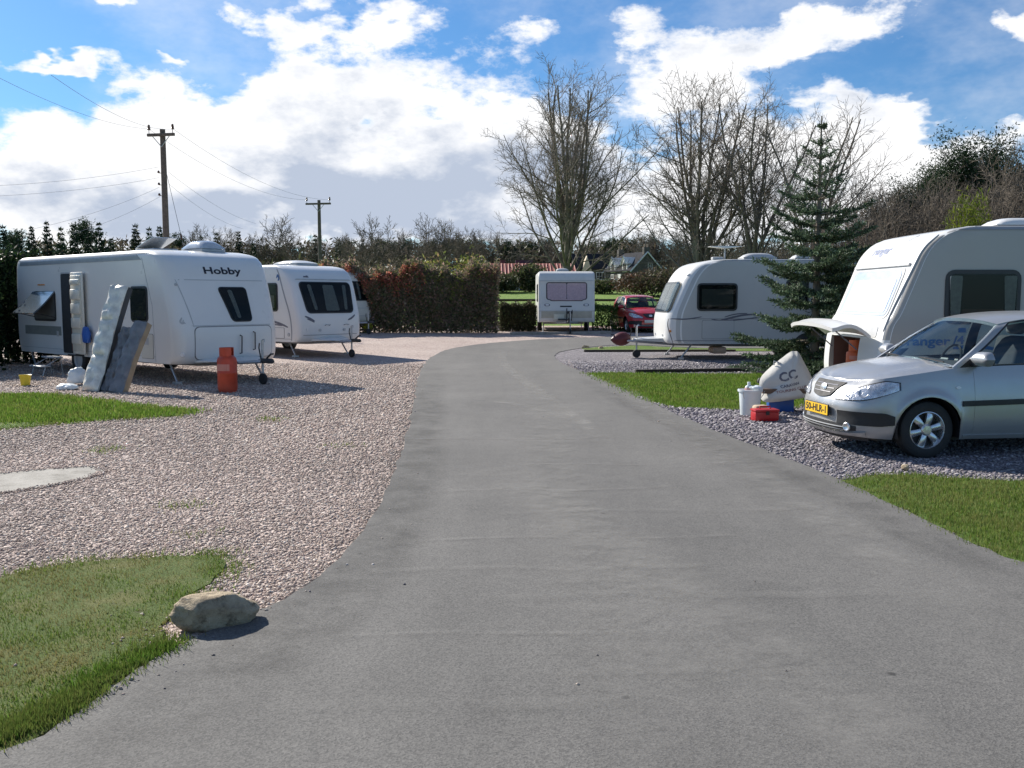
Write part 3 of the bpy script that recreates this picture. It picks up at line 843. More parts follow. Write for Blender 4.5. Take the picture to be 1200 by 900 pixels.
        for sd_ in (-1, 1): b.tube([(-s.L * .9, sd_ * .62, s.z0 - .06), (-s.L * .3, sd_ * .62, s.z0 - .06), (-.35, sd_ * .5, s.z0 - .04), (hitch - .22, sd_ * .05, zc)], .035, 6)
        b.box((-s.L * wx, 0, r + .04), (.09, s.W - .5, .09))
        b.build('chassis', GALV, s.root, 30)
        b = MB(); b.rbox((hitch - .10, 0, zc + .02), (.32, .09, .09), .02); b.lathe([(.045, 0), (.05, .03), (.03, .07), (0, .08)], 12, T(hitch + .05, 0, zc - .01))
        b.tube([(hitch - .12, 0, zc + .06), (hitch + .02, 0, zc + .15), (hitch + .10, 0, zc + .16)], .018, 6)
        b.build('coupling_head', DARKMET, s.root, 35)
        b = MB(); b.tube([(hitch - .40, .07, zc + .03), (hitch - .46, .07, zc + .25), (hitch - .44, .07, zc + .34)], .014, 6); b.build('handbrake', BLACKP, s.root, 35)
        if jock:
            b = MB(); b.tube([(jx, .10, hang + .05), (jx, .10, zc + .40)], .024, 8); b.tube([(jx, .10, zc + .40), (jx + .07, .10, zc + .42), (jx + .07, .10, zc + .36)], .011, 6)
            b.box((jx, .085, zc), (.09, .1, .08)); j = b.build('jockey_stem', GALV, s.root, 35)
            b = MB(); b.lathe([(.03, -.035), (.095, -.035), (.11, -.02), (.11, .02), (.095, .035), (.03, .035)], 16, T(jx, .10, .11, math.pi / 2)); b.build('jockey_wheel', RUBBER, j, 35)
        if steady:
            for x in (-.42, -s.L + .5):
                for sd_ in (-1, 1):
                    b = MB(); b.tube([(x - .28, sd_ * (s.W / 2 - .22), s.z0 - .02), (x, sd_ * (s.W / 2 - .2), .05)], .022, 6); b.box((x, sd_ * (s.W / 2 - .2), .03), (.13, .13, .05))
                    b.build('steady_leg', GALV if stl else DARKMET, s.root, 30)
        if fair:
            b = MB(); x0, x1, wy0, wy1, zf0, zf1 = fair
            A = [[(x0 + (x1 - x0) * t, y * (wy0 + (wy1 - wy0) * t), zf1 - .05 * t - .03 * (abs(y)) ** 4) for y in np.linspace(-1, 1, 9)] for t in np.linspace(0, 1, 6)]
            B = [[(p[0], p[1], zf0 + .03 * i / 5) for p in row] for i, row in enumerate(A)]
            b.slab(A, B); b.build('drawbar_fairing', s.body.data.materials[0], s.root, 40)
    def wheel(s, p, r, sd_):
        M = T(*p, math.pi / 2)
        b = MB(); b.lathe([(r * .62, -.08), (r * .9, -.09), (r * .985, -.07), (r, 0), (r * .985, .07), (r * .9, .09), (r * .62, .08)], 24, M, False); t = b.build('wheel', RUBBER, s.root, 40)
        b = MB(); b.lathe([(0, -.075), (r * .2, -.075), (r * .35, -.05), (r * .58, -.05), (r * .64, -.08), (r * .64, .08), (r * .58, .05), (r * .35, .05), (r * .2, .075), (0, .075)], 20, M)
        b.build('rim', LGREY, t, 40)
        return t
    def text(s, kind, txt, size, cx, cz, m, off=.006, sx=1.0, side=-1, shear=0.0, parent=None, name='lettering'):
        cu = bpy.data.curves.new('lettering', 'FONT'); cu.body = txt; cu.size = size; cu.align_x = 'CENTER'; cu.align_y = 'CENTER'; cu.extrude = .002; cu.offset = .004; cu.shear = shear; cu.resolution_u = 3
        to = bpy.data.objects.new('lettering', cu); C.objects.link(to); dg = bpy.context.evaluated_depsgraph_get()
        me = bpy.data.meshes.new_from_object(to.evaluated_get(dg)); bpy.data.objects.remove(to)
        bm = bmesh.new(); bm.from_mesh(me)
        bmesh.ops.triangulate(bm, faces=bm.faces[:])
        for v in bm.verts:
            u, q_, d = v.co.x * sx, v.co.y, v.co.z
            if kind == 'front': v.co = s.fp(cx + u, cz + q_, off + d)
            else: v.co = s.sp(side, cx + (u if side < 0 else -u), cz + q_, off + d)
        bm.to_mesh(me); bm.free()
        return link(name, me, m, parent or s.root)
    def roof_light(s, x, y, l, w_, h, m=LGREY, name='roof_light', openang=0.0):
        M = T(x, y, s.H)
        b = MB(); b.rbox((0, 0, .03), (l, w_, .06), .02, M); f = b.build('roof_vent_base', LGREY, s.root, 35)
        b = MB(); Mo = M @ T(-l / 2, 0, .065) @ Matrix.Rotation(-openang, 4, 'Y')
        A = [[(l * t, w_ / 2 * u * (1 - .05 * (2 * t - 1) ** 6), h * (1 - abs(2 * t - 1) ** 4) * (1 - abs(u) ** 4) + .012) for u in np.linspace(-1, 1, 9)] for t in np.linspace(0, 1, 10)]
        B = [[(p[0], p[1], 0) for p in row] for row in A]
        b.slab(A, B, Mo); b.build(name, m, s.root, 60)
    def swoosh(s, kind, pts, wd, m, side=-1, off=.005, name='decal_stripe'):
        pts = chaikin(pts, 3); A, B = [], []
        for i, p in enumerate(pts):
            a, c_ = Vector(pts[max(i - 1, 0)]), Vector(pts[min(i + 1, len(pts) - 1)]); d = (c_ - a).normalized(); nn = Vector((-d.y, d.x)); t = i / (len(pts) - 1)
            w_ = wd * (math.sin(math.pi * min(1, t * .9 + .05)) ** .7) / 2 + .001
            for L_, o in ((A, off), (B, -.006)):
                L_.append([(s.sp(side, p[0] + nn.x * k * w_, p[1] + nn.y * k * w_, o) if kind == 'side' else s.fp(p[0] + nn.x * k * w_, p[1] + nn.y * k * w_, o)) for k in (-1, 0, 1)])
        b = MB(); b.slab(A, B); return b.build(name, m, s.root, 40)


DIR = (.758, -.652)
TH = math.atan2(DIR[1], DIR[0])
PIT = T
# --- first caravan on the left: white, open door, mattresses leaning on it
hb = Caravan('touring_caravan', 'long white caravan with its door open and silver mattresses leaning on its side', (-5.47, 18.02), TH, 7.3, 2.3, .40, 2.58,
             [(.40, .14), (.46, .06), (.6, .01), (1.0, 0), (1.3, .05), (1.7, .16), (2.1, .29), (2.3, .39), (2.42, .50), (2.52, .70), (2.58, 1.05)], [(.4, .12), (.6, .02), (1.2, 0), (2.3, .06), (2.5, .14), (2.58, .3)], .30, .12, .13)
hb.dx = -.5
hb.front(rr(-.80, .92, -.80, .92, .47, 1.105, .10), .003, 'locker_seal', SEAM)
hb.front(rr(-.785, .905, -.785, .905, .485, 1.09, .10), .010, 'gas_locker_lid', WHITE)
hb.front(rr(-.78, 1.0, -.86, 1.0, 1.112, 1.126, .002), .004, 'seam_strip', LGREY)
hb.front(rr(-.95, 1.02, -.95, 1.02, 1.985, 1.998, .002), .004, 'seam_strip', LGREY)
hb.swoosh('front', [(-.80, 1.1), (-.84, 1.3), (-.93, 1.7), (-1.0, 2.0)], .014, LGREY)
hb.window_front(.06, .47, -.16, .44, 1.20, 1.84, .06, .02, [(.16, .24, .02, .12, 1.25, 1.80, PALEC)])
hb.text('front', 'Hobby', .185, .02, 2.17, BLACKPR, .006, 1.65)
hb.disc(hb.fp(-1.02, .58, .0), (.6, -.8, 0), .045, .02, LAMPW, 'marker_lamp')
hb.disc(hb.fp(-1.0, 1.9, .0), (.6, -.8, .2), .03, .02, LGREY, 'marker_lamp')
hb.swoosh('front', [(-1.0, 1.28), (-1.04, 1.20), (-1.0, 1.16), (-.97, 1.2)], .03, LGREY)
hb.swoosh('front', [(-.98, 1.24), (-1.0, 1.18), (-.95, 1.17)], .02, LGREY)
for (y, z) in ((.18, .56), (.48, .62)):
    b = MB(); p0 = hb.fp(y, z, 0); b.tube([p0, hb.fp(y, z + .02, .07), hb.fp(y, z + .34, .07), hb.fp(y, z + .36, 0)], .013, 6); b.build('grab_handle', BLACKP, hb.root, 40)
hb.side(-1, rr(-6.45, -.75, -6.4, -.95, 2.385, 2.50, .02), .008, 'roof_stripe', SILVERG)
hb.side(-1, rr(-6.55, -.55, -6.5, -.72, 2.505, 2.52, .002), .008, 'awning_rail', LGREY)
hb.seam_side(-1, -6.5, -.32, .52, .005, LGREY)
hb.side(-1, rr(-.33, -.318, -.40, -.388, .42, 1.5, .001), .004, 'seam_strip', LGREY)
hb.side(-1, rr(-.40, -.388, -.74, -.728, 1.5, 2.42, .001), .004, 'seam_strip', LGREY)
# open rear side window: sash swung out on its top edge
wf = hb.side(-1, rr(-5.75, -4.62, -5.75, -4.62, 1.13, 1.80, .08), .014, 'window', FRAMEB)
hb.side(-1, rr(-5.70, -4.67, -5.70, -4.67, 1.18, 1.75, .06), .019, 'net_curtain', BLIND, wf)
b = MB(); A, B = [], []
for t in np.linspace(0, 1, 7):
    A.append([(x, -1.15 - .03 - .46 * t, 1.79 - .47 * t - .03 * math.sin(math.pi * t)) for x in np.linspace(-6.24, -5.14, 3)])
B = [[(x + 0, y + .02, z - .022) for x, y, z in r_] for r_ in A]
b.slab(A, B); sash = b.build('open_sash', mat('tinted_acrylic', (.10, .13, .16), .06, coat=1, var=0), wf, 40)
for x in (-6.2, -5.18): b = MB(); b.tube([(x, -1.16, 1.22), (x, -1.62, 1.33)], .01, 5); b.build('window_stay', BLACKP, wf)
# doorway with dark interior, door leaf folded back against the side
dw = hb.side(-1, rr(-4.32, -3.70, -4.32, -3.70, .43, 2.20, .05), .012, 'door_frame', LGREY)
hb.side(-1, rr(-4.29, -3.72, -4.29, -3.72, .45, 2.17, .04), .017, 'doorway_interior', DARKIN, dw)
hb.side(-1, rr(-3.86, -3.74, -3.86, -3.74, .5, 2.12, .02), .022, 'inner_post', BROWNB, dw)
Md = T(-4.20, -1.19, 0, 0, 0, R(-2))
b = MB(); b.rbox((.30, -.02, 1.32), (.60, .04, 1.74), .02, Md); dl = b.build('door', CREAM, hb.root, 35)
b = MB()
for z in (.78, 1.12, 1.42, 1.72, 1.98): b.rbox((.30, -.065, z), (.44, .06, .22 if z < 1.9 else .12), .025, Md)
b.build('door_pocket', CREAM, dl, 35)
b = MB(); b.rbox((.30, -.045, 1.32), (.5, .03, 1.6), .02, Md); b.build('door_lining', mat('cream_plastic', (.55, .53, .45), .4), dl, 35)
hb.window_side(-1, -1.18, -.60, 1.22, 1.83, .05, .045, (.02, .02, .02, .02), BLIND)
hb.side(-1, rr(-6.3, -4.40, -6.3, -4.40, .82, 1.02, .01), .006, 'grey_panel', mat('grey_green_panel', (.20, .22, .21), .5))
hb.side(-1, rr(-4.62, -4.52, -4.62, -4.52, .80, .92, .01), .012, 'water_hatch', LGREY)
hb.hatch_side(-1, -.86, -.40, .48, .95, CREAM, .03)
hb.side(-1, rr(-.74, -.56, -.74, -.56, .74, .88, .01), .014, 'vent_grille', LGREY)
hb.side(-1, rr(-5.5, -5.15, -5.5, -5.15, 1.93, 1.955, .01), .015, 'awning_lamp', LAMPO)
hb.running_gear(.58, .33, 1.25, .45, True, steady=True, jx=.86, fair=(-.1, .55, .75, .40, .42, .50))
hb.roof_light(-2.0, -.42, .75, .55, .05, mat('milky_acrylic', (.55, .57, .60), .15, coat=.8), openang=R(16))
hb.roof_light(-1.45, .30, .8, .55, .16, mat('smoked_acrylic', (.45, .48, .52), .12, coat=.8))

# --- second caravan on the left
sw = Caravan('touring_caravan', 'white caravan with a wide dark front window and grey swoosh, second in the left row', (-5.0, 25.5), TH, 5.9, 2.2, .42, 2.52,
             [(.42, .12), (.5, .04), (.7, 0), (1.1, 0), (1.35, .07), (1.8, .20), (2.05, .28), (2.25, .40), (2.40, .58), (2.49, .85), (2.52, 1.1)], [(.4, .1), (.6, .02), (1.2, 0), (2.3, .06), (2.45, .14), (2.52, .3)], .16, .10, .10)
sw.window_front(-.74, .80, -.86, .86, 1.22, 2.02, .10, .03, [(-.50, -.40, -.62, -.50, 1.28, 1.97, PALEC), (-.12, .34, -.10, .26, 1.26, 1.96, PALEC), (.52, .62, .58, .70, 1.28, 1.97, PALEC)])
sw.front(rr(-.95, .95, -.9, .9, 2.10, 2.125, .005), .014, 'seam_strip', LGREY)
sw.text('front', 'swift', .07, -.55, 2.19, GREYP, .006, 1.2)
sw.front(rr(-.92, .92, -.92, .92, .60, .612, .003), .004, 'seam_strip', SEAM)
sw.swoosh('front', [(-.86, 1.12), (-.7, 1.06), (-.55, .98)], .05, GREYP); sw.swoosh('front', [(-.80, 1.05), (-.66, 1.0), (-.56, .95)], .03, GREYP)
sw.swoosh('front', [(.86, 1.14), (.74, 1.05), (.6, 1.0)], .05, GREYP)
sw.swoosh('side', [(-.30, .45), (-.28, .8), (-.36, 1.2), (-.62, 1.75), (-.80, 2.25), (-.9, 2.4)], .05, mat('grey_trim_band', (.28, .29, .31), .4))
sw.front(rr(-.82, -.76, -.82, -.76, .72, .80, .02), .02, 'marker_lamp', LAMPW); sw.front(rr(-.42, -.34, -.42, -.34, .70, .77, .02), .02, 'locker_catch', LGREY); sw.front(rr(.42, .50, .42, .50, .70, .77, .02), .02, 'locker_catch', LGREY)
for y in (-.2, .45):
    b = MB(); b.tube([sw.fp(y, .86, 0), sw.fp(y, .88, .06), sw.fp(y + .14, .88, .06), sw.fp(y + .14, .86, 0)], .012, 6); b.build('grab_handle', LGREY, sw.root, 40)
sw.window_side(-1, -1.75, -.92, 1.28, 1.98, .06, .04, (.1, .1, .05, .3), PALEC)
sw.swoosh('side', [(-1.9, .98), (-1.4, 1.0), (-.8, .92), (-.45, .82)], .06, GREYP); sw.swoosh('side', [(-1.7, .88), (-1.2, .9), (-.7, .86)], .035, GREYP)
sw.swoosh('side', [(-.92, 2.15), (-.86, 2.25), (-.80, 2.14), (-.86, 2.08)], .06, BLUEP)
sw.hatch_side(-1, -1.15, -.62, .52, .80, WHITE, .03); sw.disc(sw.sp(-1, -.42, .62, 0), (0, -1, 0), .05, .02, LGREY, 'marker_lamp')
sw.seam_side(-1, -5.7, -.3, .50, .008, LGREY)
sw.running_gear(.56, .32, 1.15, .45, True, jx=.75, fair=(-.1, .62, .62, .22, .44, .53))
sw.roof_light(-1.7, .1, 1.1, .75, .08, WHITE)

# --- third caravan on the left
cs = Caravan('touring_caravan', 'cream caravan half hidden behind the others, farthest in the left row by the hedge', (-6.12, 35.7), TH, 5.4, 2.15, .42, 2.55,
             [(.42, .15), (.5, .06), (.75, 0), (1.1, .02), (1.5, .12), (2.0, .28), (2.2, .38), (2.4, .62), (2.5, .85), (2.55, 1.15)], [(.4, .1), (.6, .02), (1.2, 0), (2.4, .06), (2.55, .3)], .16, .10, .12, CREAM)
cs.window_front(-.80, .84, -.84, .84, 1.30, 2.0, .06, .03, [(-.05, .02, -.05, .02, 1.33, 1.97, PALEC), (.35, .45, .35, .45, 1.33, 1.97, PALEC)])
cs.front(rr(-.9, .9, -.9, .9, .98, 1.0, .004), .008, 'seam_strip', LGREY); cs.front(rr(-.9, .9, -.9, .9, .68, .70, .004), .008, 'seam_strip', LGREY)
cs.swoosh('front', [(.80, .92), (.86, 1.02), (.9, 1.12)], .05, BLACKPR)
cs.running_gear(.56, .31, 1.1, .45, True, jx=.75)

# --- small older caravan at the head of the road
sp = Caravan('touring_caravan', 'small boxy old caravan with pink curtained front window, at the head of the road', (2.13, 36.0), R(-90), 4.6, 2.2, .44, 2.42,
             [(.44, .08), (.6, .02), (.9, 0), (1.1, .04), (1.3, .06), (1.7, .10), (1.95, .13), (2.05, .11), (2.2, .16), (2.33, .26), (2.40, .42), (2.42, .6)], [(.4, .1), (.6, .02), (2.2, .05), (2.42, .2)], .07, .07, .10, OFFWHITE, 'touring caravans parked on the site')
PINKG = glass('clear_acrylic', (.96, .95, .95), .07, .03)
f_ = sp.front(rr(-.80, .80, -.80, .80, 1.30, 1.99, .10), .012, 'window', mat('brown_window_rubber', (.06, .04, .04), .6))
sp.front(rr(-.60, .60, -.78, .78, 1.255, 1.36, .02), .013, 'window_sill', mat('brown_sill_rubber', (.06, .04, .04), .6), f_)
sp.front(rr(-.75, -.01, -.76, -.01, 1.33, 1.95, .06), .020, 'curtain', PINKC, f_); sp.front(rr(.01, .75, .01, .76, 1.33, 1.95, .06), .020, 'curtain', PINKC, f_)
sp.front(rr(-.56, .56, -.72, .72, 1.285, 1.345, .01), .020, 'curtain', PINKC, f_)
sp.front(rr(-.77, .77, -.77, .77, 1.29, 1.97, .08), .032, 'pane', PINKG, f_, back=.028)
sp.front(rr(-1.04, 1.04, -1.04, 1.04, 2.03, 2.055, .005), .012, 'trim_strip', LGREY)
sp.front(rr(-1.07, 1.07, -1.07, 1.07, .60, .86, .01), .006, 'beige_band', BEIGE)
sp.front(rr(-1.07, 1.07, -1.07, 1.07, .865, .885, .004), .012, 'trim_strip', LGREY)
sp.front(rr(-.34, .34, -.34, .34, .89, 1.14, .03), .006, 'gas_locker_lid', OFFWHITE)
sp.front(rr(-.26, .20, -.26, .20, 1.02, 1.075, .015), .012, 'vent_slot', BLACKP)
for y in (-.76, .76):
    sp.front(rr(y - .11, y + .11, y - .11, y + .11, 1.06, 1.15, .045), .012, 'lamp_surround', GREYP); sp.front(rr(y - .07, y + .07, y - .07, y + .07, 1.08, 1.13, .025), .02, 'marker_lamp', LAMPO if 0 else LAMPW)
b = MB(); b.rbox((.03, -.30, .64), (.03, .42, .22), .008); b.build('number_plate', mat('plate_white', (.62, .6, .5), .5), sp.root)
sp.running_gear(.56, .30, 1.05, .45, True, jx=.6)
b = MB(); b.rbox((.25, -.10, .55), (.5, .5, .06), .02); b.build('drawbar_tray', DARKMET, sp.root, 30)
b = MB(); b.tube([(.42, -.02, .48), (.42, -.02, .98)], .02, 6); b.tube([(.5, .16, .5), (.55, .18, .92)], .016, 6); b.rbox((.40, .1, .82), (.1, .22, .1), .02); b.build('stabiliser', BLACKP, sp.root, 30)
sp.roof_light(-1.6, -.1, .55, .5, .07, LGREY)
sp.window_side(-1, -1.5, -.6, 1.25, 1.9, .05, .03)

# --- white caravan on the right behind the fir
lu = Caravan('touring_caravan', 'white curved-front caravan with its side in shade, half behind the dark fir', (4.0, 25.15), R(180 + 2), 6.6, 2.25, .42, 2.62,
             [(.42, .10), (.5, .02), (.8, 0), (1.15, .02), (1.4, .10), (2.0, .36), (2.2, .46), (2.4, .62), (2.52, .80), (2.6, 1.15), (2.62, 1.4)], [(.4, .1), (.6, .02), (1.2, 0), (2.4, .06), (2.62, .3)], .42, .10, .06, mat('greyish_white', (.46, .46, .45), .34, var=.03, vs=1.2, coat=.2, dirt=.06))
lu.shell(.44, 2.60)  # white front panel over the greyer body
lu.window_front(-.92, .92, -.90, .90, 1.26, 2.02, .10, .03, [(-.85, -.05, -.84, -.05, 1.30, 1.98, PALEC), (.05, .85, .05, .84, 1.30, 1.98, PALEC)])
lu.window_side(1, -1.78, -.82, 1.33, 1.95, .05, .05, (.07, .07, .07, .10), mat('olive_grey_blind', (.19, .19, .165), .8))
lu.window_side(1, -3.65, -3.15, 1.45, 2.05, .05, .05, (.05, .05, .05, .2), BLIND)
lu.seam_side(1, -6.3, -.06, 1.075, .007, SEAM)
lu.swoosh('side', [(-.03, 1.08), (0.0, .9), (-.10, .62), (-.16, .43)], .022, SEAM, 1)
lu.swoosh('side', [(-.1, 1.08), (-.5, 1.06), (-.9, 1.13)], .03, GREYP, 1)
lu.swoosh('side', [(-1.05, 1.02), (-1.25, .98), (-1.6, 1.09), (-2.1, 1.2), (-2.6, 1.17)], .05, GREYP, 1); lu.swoosh('side', [(-1.15, 1.07), (-1.4, 1.02), (-1.9, 1.05), (-2.4, 1.12)], .035, GREYP, 1); lu.swoosh('side', [(-1.5, 1.12), (-1.75, 1.2), (-2.1, 1.22)], .03, GREYP, 1)
lu.hatch_side(1, -1.75, -.92, .56, 1.03, None, .03)
lu.side(1, rr(-6.3, -.2, -6.3, -.2, .50, .515, .003), .006, 'seam_strip', SEAM)
lu.side(1, rr(-6.4, -1.3, -6.35, -1.5, 2.585, 2.60, .004), .010, 'awning_rail', LGREY)
for y in (-.95, .95): lu.front(rr(y - .035, y + .035, y - .035, y + .035, 2.2, 2.25, .02), .02, 'marker_lamp', LAMPW)
for y in (-.5, .5): lu.front(rr(y - .06, y + .06, y - .06, y + .06, .60, .66, .02), .02, 'grab_handle', LGREY)
for y in (-.98, .98): lu.front(rr(y - .03, y + .03, y - .03, y + .03, .72, .78, .02), .02, 'marker_lamp', LAMPO)
lu.running_gear(.56, .32, 1.22, .47, True, jx=.62, fair=(-.1, .70, .55, .20, .44, .58))
b = MB(); A = [[(.78 + .52 * t, math.cos(a) * .15 * math.sin(math.pi * (t * .82 + .14)) ** .6, .52 + math.sin(a) * .19 * math.sin(math.pi * (t * .84 + .13)) ** .7 - .03 * t) for a in np.linspace(0, 2 * math.pi, 13)] for t in np.linspace(0, 1, 9)]
b.grid(A); b.build('hitch_cover', REDCOV, lu.root, 60)
b = MB(); b.tube([(-1.65, .45, 2.6), (-1.65, .45, 2.93)], .022, 8); mp = b.build('aerial_mast', LGREY, lu.root)
b = MB(); A = [[(-1.65 + x, .45 + y, 2.93 + .10 * abs(x)) for y in np.linspace(-.16, .16, 5)] for x in np.linspace(-.42, .42, 11)]; B = [[(p[0], p[1], p[2] + .06 - .05 * abs(i - 5) / 5) for p in r_] for i, r_ in enumerate(A)]
b.slab(A, B); b.build('aerial_panel', WHITE, mp, 40)
b = MB(); b.rbox((-1.45, .45, 2.66), (.3, .2, .09), .03); b.build('aerial_bracket', LGREY, lu.root, 35)
lu.roof_light(-2.6, .2, .9, .6, .12, LGREY); lu.roof_light(-3.9, -.1, .5, .5, .10, LGREY)
MB().rbox((-1.45, .65, .24), (.38, .5, .18), .05).build('waste_water_tank', mat('tank_plastic', (.5, .32, .22), .5), lu.root, 35)

# --- big caravan on the right beside the silver car
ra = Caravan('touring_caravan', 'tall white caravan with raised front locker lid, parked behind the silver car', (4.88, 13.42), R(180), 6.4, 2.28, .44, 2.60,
             [(.44, .10), (.52, .03), (.9, .04), (1.25, .10), (1.34, .15), (1.40, .20), (1.96, .42), (2.2, .51), (2.34, .60), (2.48, .75), (2.57, 1.0), (2.60, 1.25)], [(.4, .1), (.6, .02), (1.2, 0), (2.4, .06), (2.6, .3)], .10, .10, .07, mat('warm_grey', (.37, .36, .34), .34, var=.03, vs=1.2, coat=.2, dirt=.05))
ra.shell(1.085, 2.59); ra.shell(.45, .555); ra.shell(.556, 1.084, None, -.845); ra.shell(.556, 1.084, .325)  # white front panels over the darker warm grey body
fw_ = ra.front(rr(-.94, .94, -.90, .90, 1.36, 2.06, .10), .014, 'window', LGREY)
ra.front(rr(-.88, .88, -.84, .84, 1.40, 2.01, .08), .020, 'foil_blind', FOIL, fw_)
ra.front(rr(-.80, .80, -.77, .77, 1.44, 1.90, .04), .027, 'foil_blind', mat('white_foil', (.74, .75, .77), .4, bump=.3, bs=9), fw_)
ra.front(rr(-.90, .90, -.86, .86, 1.38, 2.03, .08), .040, 'pane', glass('clear_front_window', (.97, .975, .98), .08), fw_, back=.036)
ra.front(rr(-.98, .98, -.98, .98, 2.075, 2.11, .008), .035, 'window_rail', LGREY)
ra.front(rr(.30, .315, .30, .315, 2.12, 2.52, .002), .005, 'seam_strip', SEAM); ra.front(rr(-.315, -.30, -.315, -.30, 2.12, 2.52, .002), .005, 'seam_strip', SEAM) if 0 else None
ra.text('front', 'ranger', .16, -.32, 2.33, mat('pale_blue_print', (.20, .23, .34), .5), .006, 1.5)
# gas locker with its lid lifted
op = ra.front(rr(-.86, .34, -.86, .34, .54, 1.10, .10), .006, 'locker_seal', SEAM)
ra.front(rr(-.84, .32, -.84, .32, .56, 1.08, .09), .010, 'locker_recess', BROWNB, op)
b = MB()
Lp = lambda t, u: (.02 + .60 * t * (1 - .12 * abs(u) ** 3), u * .93, 1.20 + .10 * t + .10 * math.sin(math.pi * min(1, t * 1.05)) - .06 * abs(u) ** 3)
A = [[Lp(t, u) for u in np.linspace(-1, 1, 13)] for t in np.linspace(0, 1, 9)]; B = [[(p[0] - .01, p[1] * .98, p[2] - .05) for p in r_] for r_ in A]
b.slab(A, B); lid = b.build('gas_locker_lid', WHITE, ra.root, 50)
for y in (-.62, .38): b = MB(); b.tube([(.0, y, .92), (.40, y, 1.26)], .010, 6); b.build('gas_strut', GREYP, lid)
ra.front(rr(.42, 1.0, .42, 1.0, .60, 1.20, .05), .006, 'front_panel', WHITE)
ra.front(rr(-.88, .88, -.88, .88, 1.11, 1.26, .04), .012, 'lid_seat', LGREY)
g_ = ra.window_side(1, -1.80, -.92, 1.36, 1.96, .06, .06)
for (a, c_, e0) in ((-1.06, -.94, .02), (-1.78, -1.66, .02)): ra.side(1, rr(a, c_, a - .02, c_ + .03, 1.39, 1.94, .02), .026, 'curtain', PALEC, g_)
ra.side(1, rr(-1.64, -1.08, -1.64, -1.08, 1.39, 1.50, .02), .026, 'seat_back', BROWNB, g_)
ra.swoosh('side', [(-.06, 1.2), (-.16, 1.45), (-.30, 1.75), (-.44, 2.05), (-.55, 2.3), (-.75, 2.48)], .035, mat('grey_edge_trim', (.30, .31, .33), .4), 1)
ra.side(1, rr(-6.2, -1.0, -6.2, -1.3, 2.545, 2.575, .006), .012, 'awning_rail', SILVERG)
ra.text('side', 'ranger', .165, -.66, 1.07, BLUEP, .006, 1.35, 1); ra.text('side', '/4', .15, -1.07, 1.085, BLUEP, .006, 1.2, 1)
ra.swoosh('side', [(-1.0, .98), (-1.3, 1.02), (-1.6, .96)], .05, BLUEP, 1); ra.side(1, rr(-1.16, -1.06, -1.16, -1.06, 1.19, 1.25, .01), .006, 'decal', BLUEP)
ra.seam_side(1, -6.2, -.12, .60, .006, LGREY)
ra.running_gear(.56, .33, 1.2, .42, False, steady=True)
ra.roof_light(-2.3, .1, .8, .6, .10, WHITE)
# real recess behind the raised locker lid
cut = MB().box((-.12, -.26, .82), (.62, 1.16, .52)).build('cut', None); bpy.context.view_layer.update()
cut.parent = ra.root
md = ra.body.modifiers.new('b', 'BOOLEAN'); md.object = cut; md.operation = 'DIFFERENCE'; md.solver = 'EXACT'
bpy.context.view_layer.update(); dg = bpy.context.evaluated_depsgraph_get()
nm = bpy.data.meshes.new_from_object(ra.body.evaluated_get(dg)); ra.body.modifiers.clear(); ra.body.data = nm
bpy.data.objects.remove(cut)
for o in list(ra.root.children):
    if o.name.startswith('locker_seal'):
        for ch in list(o.children): bpy.data.objects.remove(ch)
        bpy.data.objects.remove(o)
b = MB(); b.box((-.424, -.26, .82), (.006, 1.15, .51)); b.box((-.26, -.832, .82), (.32, .006, .51)); b.box((-.26, .312, .82), (.32, .006, .51)); b.box((-.26, -.26, .566), (.31, 1.14, .006))
b.build('locker_lining', BROWNB, ra.root)


# ------------------------------------------------------------------ cars
def crom(pts, k):
    """Catmull-Rom through pts, k samples per span"""
    pts = [Vector(p) for p in pts]; o = []
    P_ = [pts[0] * 2 - pts[1]] + pts + [pts[-1] * 2 - pts[-2]]
    for i in range(1, len(P_) - 2):
        for j in range(k):
            t = j / k; a, b_, c, d = P_[i - 1:i + 3]
            o.append(.5 * ((2 * b_) + (c - a) * t + (2 * a - 5 * b_ + 4 * c - d) * t * t + (3 * b_ - a - 3 * c + d) * t ** 3))
    return o + [pts[-1]]


LAMPC = mat('lamp_chrome', (.66, .67, .70), .25, metal=.6, bump=1.0, bs=22, var=.45, vs=16)


